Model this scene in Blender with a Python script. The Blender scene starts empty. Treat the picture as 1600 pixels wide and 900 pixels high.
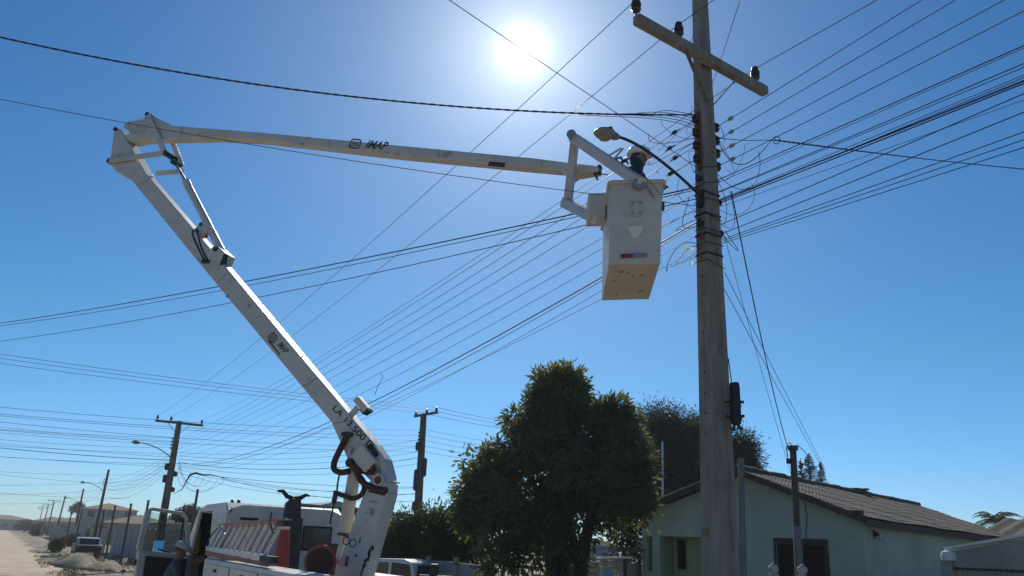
import bpy, bmesh, math, random
import numpy as np
from mathutils import Vector, Matrix
random.seed(7); rng = np.random.default_rng(11)
R = math.radians
C = bpy.context.scene.collection
sc = bpy.context.scene

# ---------------------------------------------------------------- camera
FPX, PITCH, ROLL, EYE = 1250.0, R(17.9), R(2.5), 1.9
cf = Vector((0, math.cos(PITCH), math.sin(PITCH)))
r0 = Vector((1, 0, 0)); u0 = Vector((0, -math.sin(PITCH), math.cos(PITCH)))
cr = r0*math.cos(ROLL) + u0*math.sin(ROLL)
cu = u0*math.cos(ROLL) - r0*math.sin(ROLL)
cam = bpy.data.cameras.new('camera'); camo = bpy.data.objects.new('camera', cam); C.objects.link(camo)
cam.sensor_width = 36; cam.lens = FPX/1600*36; cam.clip_start = 0.05; cam.clip_end = 4000
camo.matrix_world = Matrix(((cr.x, cu.x, -cf.x, 0), (cr.y, cu.y, -cf.y, 0), (cr.z, cu.z, -cf.z, EYE), (0, 0, 0, 1)))
sc.camera = camo
EYEP = Vector((0, 0, EYE))

# ---------------------------------------------------------------- sky, sun, exposure
SUN_EL, SUN_AZ = R(34.4), R(0.0)
sund = Vector((math.sin(SUN_AZ)*math.cos(SUN_EL), math.cos(SUN_AZ)*math.cos(SUN_EL), math.sin(SUN_EL)))
w = bpy.data.worlds.new('World'); sc.world = w; w.use_nodes = True
nt = w.node_tree; nt.nodes.clear()
def N(tree, t, **k):
    n = tree.nodes.new(t)
    for a, v in k.items():
        if a in ('inp',):
            for i, x in v.items(): n.inputs[i].default_value = x
        else: setattr(n, a, v)
    return n
sky = N(nt, 'ShaderNodeTexSky', sky_type='NISHITA', sun_disc=False, sun_elevation=SUN_EL, sun_rotation=SUN_AZ,
        altitude=0, air_density=1.0, dust_density=0.15, ozone_density=5.0)
hsv = N(nt, 'ShaderNodeHueSaturation', inp={0: 0.5, 1: 1.2, 2: 1.0})
bg = N(nt, 'ShaderNodeBackground', inp={1: 0.074})
tint = N(nt, 'ShaderNodeMix', data_type='RGBA', blend_type='MULTIPLY', inp={0: 1.0}); tint.inputs[7].default_value = (0.80, 1.0, 1.06, 1)
nt.links.new(sky.outputs[0], hsv.inputs['Color']); nt.links.new(hsv.outputs[0], tint.inputs[6]); 
tc = N(nt, 'ShaderNodeTexCoord'); vn = N(nt, 'ShaderNodeVectorMath', operation='NORMALIZE')
dt = N(nt, 'ShaderNodeVectorMath', operation='DOT_PRODUCT'); dt.inputs[1].default_value = sund
nt.links.new(tc.outputs['Generated'], vn.inputs[0]); nt.links.new(vn.outputs[0], dt.inputs[0])
cl = N(nt, 'ShaderNodeMath', operation='MAXIMUM', inp={1: 0.0}); nt.links.new(dt.outputs['Value'], cl.inputs[0])
sx = N(nt, 'ShaderNodeSeparateXYZ'); nt.links.new(vn.outputs[0], sx.inputs[0])
mr = N(nt, 'ShaderNodeMapRange', inp={1: 0.0, 2: 0.26, 3: 0.0, 4: 1.0}); mr.interpolation_type = 'SMOOTHSTEP'; nt.links.new(sx.outputs['Z'], mr.inputs[0])
hz = N(nt, 'ShaderNodeMix', data_type='RGBA'); hz.inputs[6].default_value = (0.80, 0.93, 1.22, 1); hz.inputs[7].default_value = (1, 1.02, 1, 1); nt.links.new(mr.outputs[0], hz.inputs[0])
hm = N(nt, 'ShaderNodeMix', data_type='RGBA', blend_type='MULTIPLY', inp={0: 1.0}); nt.links.new(tint.outputs[2], hm.inputs[6]); nt.links.new(hz.outputs[2], hm.inputs[7]); nt.links.new(hm.outputs[2], bg.inputs[0])
def lobe(power, gain):
    p = N(nt, 'ShaderNodeMath', operation='POWER', inp={1: power}); nt.links.new(cl.outputs[0], p.inputs[0])
    m = N(nt, 'ShaderNodeMath', operation='MULTIPLY', inp={1: gain}); nt.links.new(p.outputs[0], m.inputs[0]); return m
def addm(a, b):
    m = N(nt, 'ShaderNodeMath', operation='ADD'); nt.links.new(a.outputs[0], m.inputs[0]); nt.links.new(b.outputs[0], m.inputs[1]); return m
# the sun itself and the bright air round it
glow = addm(addm(addm(lobe(5200, 1.5), lobe(700, 0.30)), lobe(150, 0.33)), lobe(22, 0.10))
bg2 = N(nt, 'ShaderNodeBackground', inp={0: (0.97, 0.98, 0.95, 1)}); nt.links.new(glow.outputs[0], bg2.inputs[1])
ad = N(nt, 'ShaderNodeAddShader'); out = N(nt, 'ShaderNodeOutputWorld')
nt.links.new(bg.outputs[0], ad.inputs[0]); nt.links.new(bg2.outputs[0], ad.inputs[1]); nt.links.new(ad.outputs[0], out.inputs[0])

sl = bpy.data.lights.new('sun', 'SUN'); sl.energy = 3.6; sl.angle = R(0.53); sl.color = (1.0, 0.95, 0.86)
so = bpy.data.objects.new('sun', sl); C.objects.link(so); so.location = (0, 20, 30)
so.rotation_euler = (-sund).to_track_quat('-Z', 'Y').to_euler()
sc.view_settings.view_transform = 'Standard'; sc.view_settings.look = 'None'
sc.view_settings.gamma = 1; sc.view_settings.use_curve_mapping = False
sc.view_settings.exposure = 0.14
sc.cycles.max_bounces = 6; sc.cycles.transparent_max_bounces = 8

# ---------------------------------------------------------------- measuring helpers
def ray(x, y): return cf*FPX + cr*(x-800) + cu*(450-y)
def P(x, y, Y): d = ray(x, y); return EYEP + d*(Y/d.y)
def Pz(x, y, z): d = ray(x, y); return EYEP + d*((z-EYE)/d.z)
def Ppl(x, y, q, nn): d = ray(x, y); return EYEP + d*((nn.dot(Vector(q)-EYEP))/nn.dot(d))
AZ = R(-30.14)
U = Vector((math.sin(AZ), math.cos(AZ), 0)); NN = Vector((math.cos(AZ), -math.sin(AZ), 0)); UP = Vector((0, 0, 1))
def SW(s, w, z=0.0): return U*s + NN*w + UP*z             # street coordinates: along the road, across it, up
def onW(x, y, w): q = Ppl(x, y, NN*w, NN); return q.dot(U), q.z
def onS(x, y, s): q = Ppl(x, y, U*s, U); return q.dot(NN), q.z

# ---------------------------------------------------------------- materials
MATS = {}
def mat(name, c1, c2=None, rough=0.7, scale=4.0, detail=6, bump=0.0, bscale=None, metal=0.0, trans=0.0, c3=None, s3=1.2, t3=(0.55, 0.7),
        stretch=None, emit=None, spec=0.5, coat=0.0, wave=None):
    if name in MATS: return MATS[name]
    m = bpy.data.materials.new(name); m.use_nodes = True; t = m.node_tree; t.nodes.clear()
    o = N(t, 'ShaderNodeOutputMaterial'); b = N(t, 'ShaderNodeBsdfPrincipled')
    L = t.links.new
    b.inputs['Roughness'].default_value = rough; b.inputs['Metallic'].default_value = metal
    b.inputs['Specular IOR Level'].default_value = spec
    if coat: b.inputs['Coat Weight'].default_value = coat
    col = None
    g = N(t, 'ShaderNodeNewGeometry')
    vec = g.outputs['Position']
    if stretch:
        mp = N(t, 'ShaderNodeMapping'); mp.inputs['Scale'].default_value = stretch; L(vec, mp.inputs[0]); vec = mp.outputs[0]
    if c2 is None: b.inputs['Base Color'].default_value = (*c1, 1)
    else:
        nz = N(t, 'ShaderNodeTexNoise', inp={'Scale': scale, 'Detail': detail, 'Roughness': 0.62}); L(vec, nz.inputs['Vector'])
        rp = N(t, 'ShaderNodeValToRGB'); rp.color_ramp.elements[0].position = 0.34; rp.color_ramp.elements[1].position = 0.68
        rp.color_ramp.elements[0].color = (*c1, 1); rp.color_ramp.elements[1].color = (*c2, 1)
        L(nz.outputs[0], rp.inputs[0]); col = rp.outputs[0]
        if c3 is not None:
            n3 = N(t, 'ShaderNodeTexNoise', inp={'Scale': s3, 'Detail': 8, 'Roughness': 0.7}); L(vec, n3.inputs['Vector'])
            r3 = N(t, 'ShaderNodeMapRange', inp={1: t3[0], 2: t3[1]}); L(n3.outputs[0], r3.inputs[0])
            mx = N(t, 'ShaderNodeMix', data_type='RGBA'); L(r3.outputs[0], mx.inputs[0]); L(col, mx.inputs[6]); mx.inputs[7].default_value = (*c3, 1); col = mx.outputs[2]
        if wave:
            oi = N(t, 'ShaderNodeObjectInfo')
        L(col, b.inputs['Base Color'])
    if bump:
        nb = N(t, 'ShaderNodeTexNoise', inp={'Scale': bscale or scale*6, 'Detail': 5}); L(vec, nb.inputs['Vector'])
        bp = N(t, 'ShaderNodeBump', inp={'Strength': bump, 'Distance': 0.02}); L(nb.outputs[0], bp.inputs['Height']); L(bp.outputs[0], b.inputs['Normal'])
    if emit: b.inputs['Emission Color'].default_value = (*emit[0], 1); b.inputs['Emission Strength'].default_value = emit[1]
    sh = b.outputs[0]
    if trans:
        tr = N(t, 'ShaderNodeBsdfTranslucent')
        if col is not None:
            tm = N(t, 'ShaderNodeMix', data_type='RGBA', blend_type='MULTIPLY', inp={0: 1.0}); L(col, tm.inputs[6]); tm.inputs[7].default_value = (1.5, 1.35, 0.7, 1)
            L(tm.outputs[2], tr.inputs[0])
        else: tr.inputs[0].default_value = (c1[0]*1.4, c1[1]*1.3, c1[2]*0.7, 1)
        ms = N(t, 'ShaderNodeMixShader', inp={0: trans}); L(b.outputs[0], ms.inputs[1]); L(tr.outputs[0], ms.inputs[2]); sh = ms.outputs[0]
    L(sh, o.inputs[0]); MATS[name] = m; return m

def glassmat(name, tint, rough=0.03):
    if name in MATS: return MATS[name]
    m = bpy.data.materials.new(name); m.use_nodes = True; t = m.node_tree; t.nodes.clear()
    o = N(t, 'ShaderNodeOutputMaterial'); g = N(t, 'ShaderNodeBsdfGlossy', inp={1: rough}); tr = N(t, 'ShaderNodeBsdfTransparent'); tr.inputs[0].default_value = (*tint, 1)
    f = N(t, 'ShaderNodeFresnel', inp={0: 1.5}); ms = N(t, 'ShaderNodeMixShader')
    t.links.new(f.outputs[0], ms.inputs[0]); t.links.new(tr.outputs[0], ms.inputs[1]); t.links.new(g.outputs[0], ms.inputs[2]); t.links.new(ms.outputs[0], o.inputs[0])
    MATS[name] = m; return m

M_paint = mat('truck_white_paint', (0.50, 0.465, 0.41), (0.60, 0.56, 0.50), rough=0.38, scale=2.2, c3=(0.33, 0.27, 0.2), s3=3.0, t3=(0.58, 0.74), bump=0.03, spec=0.5)
M_fibre = mat('fibreglass_white', (0.50, 0.465, 0.41), (0.60, 0.56, 0.50), rough=0.5, scale=3, c3=(0.36, 0.33, 0.27), s3=4.5, t3=(0.58, 0.78), bump=0.03)
M_cream = mat('cylinder_cream_paint', (0.56, 0.50, 0.37), (0.64, 0.58, 0.45), rough=0.4, scale=3, c3=(0.45, 0.3, 0.2), s3=3, t3=(0.62, 0.8))
M_rust = mat('rusty_steel', (0.09, 0.035, 0.02), (0.22, 0.07, 0.035), rough=0.85, scale=14, bump=0.2)
M_hose = mat('hose_sleeve_brown', (0.035, 0.018, 0.015), (0.085, 0.032, 0.022), rough=0.8, scale=20, bump=0.2)
M_black = mat('black_rubber', (0.012, 0.012, 0.013), (0.03, 0.03, 0.032), rough=0.65, scale=9)
M_blacksteel = mat('black_painted_steel', (0.010, 0.012, 0.014), (0.026, 0.028, 0.03), rough=0.5, scale=6, bump=0.05)
M_steel = mat('bare_steel', (0.38, 0.38, 0.37), (0.55, 0.54, 0.52), rough=0.35, scale=8, metal=0.8)
M_alu = mat('aluminium', (0.5, 0.5, 0.49), (0.66, 0.66, 0.64), rough=0.45, scale=9, metal=0.6)
M_orange = mat('orange_fibreglass', (0.30, 0.085, 0.035), (0.40, 0.13, 0.06), rough=0.55, scale=6, c3=(0.4, 0.36, 0.3), s3=5)
M_cone = mat('cone_orange_pvc', (0.30, 0.04, 0.018), (0.38, 0.06, 0.025), rough=0.6, scale=4, c3=(0.2, 0.08, 0.05), s3=6)
M_dirtywhite = mat('chalky_white', (0.66, 0.65, 0.6), (0.78, 0.76, 0.71), rough=0.7, scale=5)
M_conc = mat('pole_concrete', (0.19, 0.17, 0.145), (0.30, 0.27, 0.23), rough=0.9, scale=5, stretch=(2.2, 2.2, 0.45), c3=(0.13, 0.115, 0.095), s3=1.6, t3=(0.52, 0.72), bump=0.25, bscale=22)
M_concgrey = mat('grey_concrete', (0.26, 0.26, 0.245), (0.36, 0.355, 0.33), rough=0.9, scale=3, c3=(0.15, 0.145, 0.13), s3=1.0, bump=0.2)
M_postgrey = mat('weathered_post_concrete', (0.13, 0.14, 0.135), (0.22, 0.23, 0.215), rough=0.9, scale=4, stretch=(2, 2, 0.4), c3=(0.10, 0.1, 0.09), s3=2, bump=0.15)
M_wood = mat('weathered_crossarm', (0.085, 0.075, 0.06), (0.16, 0.14, 0.115), rough=0.85, scale=9, bump=0.2)
M_darkpole = mat('old_timber_pole', (0.05, 0.042, 0.034), (0.11, 0.092, 0.072), rough=0.9, scale=3, stretch=(3, 3, 0.5), bump=0.3)
M_wire = mat('black_cable_sheath', (0.012, 0.012, 0.013), rough=0.6)
M_wire2 = mat('weathered_aluminium_conductor', (0.07, 0.07, 0.072), rough=0.5)
M_porc = mat('brown_porcelain', (0.035, 0.018, 0.012), (0.07, 0.035, 0.022), rough=0.25, scale=5)
M_skin = mat('skin', (0.19, 0.095, 0.06), (0.23, 0.12, 0.08), rough=0.55, scale=12)
M_navy = mat('navy_workwear', (0.018, 0.03, 0.055), (0.03, 0.048, 0.08), rough=0.9, scale=14, bump=0.3, bscale=40)
M_greyshirt = mat('grey_blue_workwear', (0.055, 0.068, 0.075), (0.085, 0.1, 0.11), rough=0.9, scale=12, bump=0.3, bscale=40)
M_trous = mat('dark_trousers', (0.02, 0.024, 0.03), (0.035, 0.04, 0.05), rough=0.95, scale=12)
M_helmet = mat('helmet_white_plastic', (0.78, 0.78, 0.76), (0.84, 0.84, 0.82), rough=0.35, scale=5)
M_helmetg = mat('helmet_dusty_grey', (0.34, 0.34, 0.31), (0.44, 0.44, 0.4), rough=0.5, scale=8)
M_hair = mat('dark_hair', (0.012, 0.010, 0.009), rough=0.8)
M_glass = mat('dark_glass', (0.012, 0.018, 0.02), rough=0.06, spec=0.6)
M_cabin = mat('cabin_dark_trim', (0.012, 0.013, 0.014), (0.025, 0.026, 0.027), rough=0.8, scale=9)
M_mirror = mat('mirror_glass', (0.85, 0.88, 0.9), rough=0.02, metal=1.0)
M_text = mat('dark_lettering_paint', (0.035, 0.03, 0.03), (0.07, 0.06, 0.055), rough=0.6, scale=30)
M_textr = mat('red_reflective_tape', (0.22, 0.03, 0.02), rough=0.4)
M_textg = mat('grey_reflective_tape', (0.25, 0.25, 0.26), rough=0.4)

# ---------------------------------------------------------------- mesh helpers
WM = {}
class MB:
    def __init__(s): s.v = []; s.f = []; s.mi = []; s.cur = 0
    def add(s, vs, fs):
        b = len(s.v); s.v += [Vector(v) for v in vs]; s.f += [tuple(b+i for i in f) for f in fs]; s.mi += [s.cur]*len(fs); return s
    def box(s, c, dx, dy, dz):           # centre and three half-axis vectors
        c, dx, dy, dz = Vector(c), Vector(dx), Vector(dy), Vector(dz)
        vs = [c+dx*i+dy*j+dz*k for k in (-1, 1) for j in (-1, 1) for i in (-1, 1)]
        return s.add(vs, [(0, 2, 3, 1), (4, 5, 7, 6), (0, 1, 5, 4), (2, 6, 7, 3), (0, 4, 6, 2), (1, 3, 7, 5)])
    def abox(s, x0, x1, y0, y1, z0, z1): return s.box(((x0+x1)/2, (y0+y1)/2, (z0+z1)/2), ((x1-x0)/2, 0, 0), (0, (y1-y0)/2, 0), (0, 0, (z1-z0)/2))
    def swbox(s, s0, s1, w0, w1, z0, z1): return s.box(SW((s0+s1)/2, (w0+w1)/2, (z0+z1)/2), U*((s1-s0)/2), NN*((w1-w0)/2), UP*((z1-z0)/2))
    def bar(s, a, b, wd, ht, up=UP):
        a, b = Vector(a), Vector(b); d = b-a; x = d.cross(up)
        if x.length < 1e-6: x = d.cross(Vector((1, 0, 0)))
        x.normalize(); z = x.cross(d).normalized()
        return s.box((a+b)/2, d/2, x*(wd/2), z*(ht/2))
    def tube(s, pts, r, n=8, cap=True):
        pts = [Vector(p) for p in pts]; rs = r if isinstance(r, (list, tuple)) else [r]*len(pts)
        ref = None; rings = []
        for i, p in enumerate(pts):
            t = (pts[min(i+1, len(pts)-1)] - pts[max(i-1, 0)]).normalized()
            if ref is None: ref = t.orthogonal().normalized()
            ref = (ref - t*ref.dot(t)); ref = ref.normalized() if ref.length > 1e-6 else t.orthogonal().normalized()
            b = t.cross(ref); rings.append([p + (ref*math.cos(2*math.pi*k/n) + b*math.sin(2*math.pi*k/n))*rs[i] for k in range(n)])
        vs = [q for g in rings for q in g]; fs = []
        for i in range(len(pts)-1):
            for k in range(n): fs.append((i*n+k, i*n+(k+1) % n, (i+1)*n+(k+1) % n, (i+1)*n+k))
        if cap: fs.append(tuple(range(n-1, -1, -1))); fs.append(tuple((len(pts)-1)*n+k for k in range(n)))
        return s.add(vs, fs)
    def cyl(s, a, b, r, r2=None, n=12): return s.tube([a, b], [r, r if r2 is None else r2], n)
    def lathe(s, base, axis, prof, n=16):  # prof: (radius, height along axis)
        axis = Vector(axis).normalized(); x = axis.orthogonal().normalized(); y = axis.cross(x); base = Vector(base)
        vs = [base + axis*h + (x*math.cos(2*math.pi*k/n) + y*math.sin(2*math.pi*k/n))*max(r, 1e-4) for r, h in prof for k in range(n)]
        fs = [(i*n+k, i*n+(k+1) % n, (i+1)*n+(k+1) % n, (i+1)*n+k) for i in range(len(prof)-1) for k in range(n)]
        fs.append(tuple(range(n-1, -1, -1))); fs.append(tuple((len(prof)-1)*n+k for k in range(n)))
        return s.add(vs, fs)
    def prism(s, poly, ext):               # planar polygon centred, extruded +-ext/2
        ext = Vector(ext); n = len(poly); a = [Vector(p)-ext/2 for p in poly]; b = [Vector(p)+ext/2 for p in poly]
        return s.add(a+b, [tuple(range(n-1, -1, -1)), tuple(range(n, 2*n))] + [(i, (i+1) % n, n+(i+1) % n, n+i) for i in range(n)])
    def quad(s, *p): return s.add(p, [tuple(range(len(p)))])
    def build(s, name, m, parent=None, local=False, bevel=0.0, smooth=None, segs=2, origin=None):
        M = WM.get(parent, Matrix()) if parent else None
        vs = s.v
        if parent is None:
            if origin is None:
                xs = [v.x for v in vs]; ys = [v.y for v in vs]; origin = Vector(((min(xs)+max(xs))/2, (min(ys)+max(ys))/2, min(v.z for v in vs)))
            Mi = Matrix.Translation(-Vector(origin)); W = Matrix.Translation(Vector(origin))
        else:
            W = M; Mi = Matrix() if local else M.inverted()
        me = bpy.data.meshes.new(name); me.from_pydata([tuple(Mi @ v) for v in vs], [], s.f)
        for mm in (m if isinstance(m, (list, tuple)) else [m]): me.materials.append(mm)
        if any(s.mi): me.polygons.foreach_set('material_index', s.mi)
        bm = bmesh.new(); bm.from_mesh(me); bmesh.ops.recalc_face_normals(bm, faces=bm.faces); bm.to_mesh(me); bm.free()
        if smooth: me.shade_smooth(); me.set_sharp_from_angle(angle=R(smooth))
        o = bpy.data.objects.new(name, me); C.objects.link(o); WM[o] = W
        if parent: o.parent = parent
        else: o.location = origin
        if bevel:
            b = o.modifiers.new('bevel', 'BEVEL'); b.width = bevel; b.segments = segs; b.limit_method = 'ANGLE'; b.angle_limit = R(40)
        return o
def tag(o, label=None, cat=None, group=None, kind=None):
    if label: o['label'] = label
    if cat: o['category'] = cat
    if group: o['group'] = group
    if kind: o['kind'] = kind
    return o
def thing(name, label, cat, loc, rot=0.0, group=None):
    e = bpy.data.objects.new(name, None); C.objects.link(e); e.empty_display_size = 0.2
    e.location = loc; e.rotation_euler = (0, 0, rot); WM[e] = Matrix.Translation(Vector(loc)) @ Matrix.Rotation(rot, 4, 'Z')
    return tag(e, label, cat, group)
def copy_tree(o, parent=None):
    c = o.copy(); C.objects.link(c)
    if parent is not None: c.parent = parent
    for ch in list(o.children): copy_tree(ch, c)
    return c
def lettering(txt, origin, xd, yd, size, m, parent, name='lettering', shear=0.0, fit=None, bold=0.0):
    cu_ = bpy.data.curves.new('t', 'FONT'); cu_.body = txt; cu_.size = 1.0; cu_.extrude = 0.0; cu_.shear = shear; cu_.offset = bold
    cu_.align_x = 'CENTER'; cu_.align_y = 'CENTER'
    to = bpy.data.objects.new('t', cu_); C.objects.link(to)
    bpy.context.view_layer.update()
    me = bpy.data.meshes.new_from_object(to.evaluated_get(bpy.context.evaluated_depsgraph_get()))
    bpy.data.objects.remove(to)
    xd = Vector(xd).normalized(); yd = Vector(yd).normalized(); zd = xd.cross(yd)
    k = size
    if fit:
        wdt = max(v.co.x for v in me.vertices)-min(v.co.x for v in me.vertices); kx = fit/wdt
    else: kx = k
    b = MB(); vs = [Vector(origin) + xd*v.co.x*kx + yd*v.co.y*k for v in me.vertices]
    b.add(vs, [tuple(p.vertices) for p in me.polygons])
    return b.build(name, m, parent)
# ================================================================ GROUND
M_ground = mat('dry_sandy_earth', (0.22, 0.17, 0.11), (0.37, 0.29, 0.19), rough=0.95, scale=0.9, c3=(0.10, 0.10, 0.05), s3=0.16, t3=(0.52, 0.62), bump=0.5, bscale=9)
M_road = mat('pale_dirt_road', (0.49, 0.37, 0.24), (0.62, 0.48, 0.32), rough=0.95, scale=0.5, c3=(0.40, 0.28, 0.165), s3=0.35, t3=(0.5, 0.7), bump=0.4, bscale=7)
M_earth = mat('heaped_earth', (0.17, 0.125, 0.075), (0.30, 0.235, 0.15), rough=0.95, scale=2.5, c3=(0.09, 0.08, 0.04), s3=1.5, bump=0.6, bscale=14)
xs = [-2500, -1200, -600, -300, -150, -80, -40, -20, -10, 0, 10, 20, 40, 80, 150, 300, 600, 1200, 2500]
b = MB(); b.add([(x, y, 0) for y in xs for x in xs], [(j*19+i, j*19+i+1, (j+1)*19+i+1, (j+1)*19+i) for j in range(18) for i in range(18)])
tag(b.build('ground', M_ground, origin=(0, 0, 0)), kind='structure')
b = MB(); vs = []; ns = 150
for i in range(ns):
    s_ = -60 + 760*(i/(ns-1))**1.6
    e1 = 2.2 + 0.5*math.sin(s_*0.31) + 0.25*math.sin(s_*0.83+1) - 0.010*max(0, s_-30); e0 = -8 + 0.3*math.sin(s_*0.27+2)
    vs += [SW(s_, e0, 0.004), SW(s_, e1, 0.004)]
b.add(vs, [(2*i, 2*i+1, 2*i+3, 2*i+2) for i in range(ns-1)])
tag(b.build('road', M_road, origin=(0, 0, 0)), kind='structure')
def mound(pos, rx, ry, h, label, seed, grp='heaps of earth along the dirt road'):
    rg = random.Random(seed); b = MB(); vs = []; n, m_ = 28, 9
    ph = [rg.uniform(0, 6.28) for _ in range(8)]
    for j in range(m_+1):
        q = j/m_
        for i in range(n):
            a = 2*math.pi*i/n; rr = (1-q**1.4)*(1+0.22*math.sin(2*a+ph[0])+0.14*math.sin(3*a+ph[1])+0.08*math.sin(7*a+ph[2]))
            z = h*math.sin(q*math.pi/2)**1.3*(1+0.3*(1-q)*math.sin(3*a+ph[3]+5*q)) + 0.07*h*math.sin(9*a+7*q+ph[4])*(1-q)
            vs.append(Vector(pos)+U*(rx*rr*math.cos(a))+NN*(ry*rr*math.sin(a))+UP*(z if j else -0.03))
    fs = [(j*n+i, j*n+(i+1) % n, (j+1)*n+(i+1) % n, (j+1)*n+i) for j in range(m_) for i in range(n)]
    b.add(vs, fs); o = b.build('earth_mound', M_earth, smooth=60)
    return tag(o, label, 'mound', grp)
mound(Pz(118, 884, 0.0), 3.4, 1.3, 0.62, 'largest heap of brown earth in front of the old hatchback', 1)
mound(Pz(165, 890, 0.0), 2.2, 0.9, 0.34, 'low spread of earth between the largest heap and the truck door', 2)
mound(Pz(200, 879, 0.0), 1.6, 0.8, 0.28, 'small earth pile near the grey board fence', 3)

# ================================================================ MAIN CONCRETE POLE
PK = 1.1                                # size of the pole and its fittings
PB = Vector((2.17*PK, 8.3*PK, 0))
def kz(z): return PK*(1.0+0.0645*0.0)-0.0645*(z-0.19)          # taper of the pole
pole = thing('concrete_pole', 'tall tapered concrete utility pole in the foreground beside the work bucket', 'utility pole', PB)
def hsec(z):
    k = kz(z); a, c, tf, dp = 0.166*k, 0.121*k, 0.076*k, 0.032*k
    pts = [(-a, -c), (-a+tf, -c), (-a+tf+dp*.5, -c+dp), (a-tf-dp*.5, -c+dp), (a-tf, -c), (a, -c), (a, c), (a-tf, c), (a-tf-dp*.5, c-dp), (-a+tf+dp*.5, c-dp), (-a+tf, c), (-a, c)]
    return [PB+NN*x+U*y+UP*z for x, y in pts]
b = MB(); zs = [0, 1.5, 3, 4.5, 6, 7.5, 9.6]; vs = []
for z in zs: vs += hsec(z)
fs = [(j*12+i, j*12+(i+1) % 12, (j+1)*12+(i+1) % 12, (j+1)*12+i) for j in range(len(zs)-1) for i in range(12)] + [tuple(range(11, -1, -1)), tuple(72+i for i in range(12))]
b.add(vs, fs); b.build('shaft', M_conc, pole, bevel=0.008)
M_hole = mat('bolt_hole_shadow', (0.02, 0.018, 0.016), rough=0.9)
for i in range(22):
    z = 3.2+i*0.235; q = PB-NN*(0.166*kz(z)+0.001)+UP*z
    MB().cyl(q+NN*0.02, q-NN*0.003, 0.011, n=8).build('bolt_hole', M_hole, pole)
# stencilled plate low on the shaft
M_plate = mat('ochre_stencil', (0.22, 0.15, 0.07), (0.3, 0.21, 0.1), rough=0.9, scale=30)
pc = Ppl(1102, 832, PB-NN*0.16, NN); pc = PB+NN*(-(0.166*kz(pc.z))-0.003)+U*((pc-PB).dot(U))+UP*pc.z
stn = MB()
for a_, c_, wd, ht in [(-.045, 0, .012, .09), (.045, 0, .012, .09), (0, .045, .09, .012), (0, -.045, .09, .012), (0, .012, .05, .01), (-.018, -.012, .01, .04), (.018, -.012, .01, .04), (0, 0.028, .012, .03)]:
    stn.box(pc+U*a_+UP*c_, U*wd/2, UP*ht/2, NN*0.0015)
stn.build('stencil_mark', M_plate, pole)
# crossarm
ARMZ = 8.03; ad_ = Vector((0.81, 0.586, 0)).normalized(); AC = PB+UP*ARMZ-U*0.16
aL, aR = AC-ad_*1.37, AC+ad_*1.13
arm = MB().bar(aL, aR, 0.115, 0.125).build('crossarm', M_conc, pole, bevel=0.012)
for t, zb in ((-0.52, 0.62), (0.5, 0.6)):
    MB().bar(AC+ad_*t-UP*0.05-U*0.02, PB-U*0.12+UP*(ARMZ-zb)+ad_*(0.06*(1 if t > 0 else -1)), 0.045, 0.012).build('brace', M_steel if t > 0 else M_wood, arm)
def insulator(q, parent, k=1.0, name='insulator'):
    prof = [(0.012, -0.02), (0.014, 0.03), (0.055, 0.035), (0.066, 0.06), (0.06, 0.085), (0.045, 0.092), (0.064, 0.10), (0.067, 0.14), (0.058, 0.165), (0.04, 0.172), (0.038, 0.185), (0.05, 0.195), (0.046, 0.225), (0.02, 0.24)]
    return MB().lathe(q, UP, [(r*k, h*k) for r, h in prof], 14).build(name, M_porc, parent, smooth=50)
def arm_at(px): # point on the crossarm axis nearest a column of the picture
    best = min((abs(((EYEP+0*cf)-EYEP).x) for _ in [0]), default=0)
    lo, hi = -1.37, 1.13
    for _ in range(40):
        m_ = (lo+hi)/2; q = AC+ad_*m_-EYEP; x = 800+FPX*q.dot(cr)/q.dot(cf)
        if x < px: lo = m_
        else: hi = m_
    return AC+ad_*((lo+hi)/2)+UP*0.0625
HVT = []
for px in (994, 1061, 1181):
    q = arm_at(px); insulator(q+UP*0.02, arm, 0.95); HVT.append(q+UP*0.215)
# racks of spool insulators on two faces
rackz = [7.18, 6.993, 6.806, 6.619]
LVL, LVR = [], []
for side in (-1, 1):
    fz = PB+NN*(side*0.122)-U*0.02
    rk = MB().box(fz+UP*6.894, NN*0.012, U*0.025, UP*0.42).build('insulator_rack', M_rust, pole)
    for z in rackz:
        q = fz+NN*(side*0.06)+UP*z
        MB().lathe(q-UP*0.045, UP, [(0.03, 0), (0.042, 0.008), (0.044, 0.03), (0.026, 0.038), (0.026, 0.052), (0.044, 0.06), (0.042, 0.082), (0.03, 0.09)], 12).build('spool_insulator', M_porc, rk, smooth=50)
        for o_ in (.055, -.055): MB().bar(fz+UP*(z+o_), q+NN*(side*0.03)+UP*o_, 0.03, 0.008).build('rack_bracket', M_rust, rk)
        (LVL if side < 0 else LVR).append(q)
for z in (6.168, 5.882, 5.618, 5.365):
    k = kz(z); b = MB(); a, c = 0.166*k+0.006, 0.121*k+0.006
    for (x0, y0, dx, dy) in ((-a, 0, .004, c), (a, 0, .004, c), (0, -c, a, .004), (0, c, a, .004)):
        b.box(PB+NN*x0+U*y0+UP*z, NN*dx, U*dy, UP*0.011)
    b.build('steel_band', M_blacksteel, pole)
M_redtag = mat('red_plastic_tag', (0.3, 0.035, 0.02), (0.4, 0.06, 0.03), rough=0.5, scale=20)
for px, py in ((1093, 312), (1098, 370)):
    q = Ppl(px, py, PB-NN*0.13, NN); MB().box(q-NN*0.012, NN*0.006, U*0.02, UP*0.035).build('cable_tag', M_redtag, pole)
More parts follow.
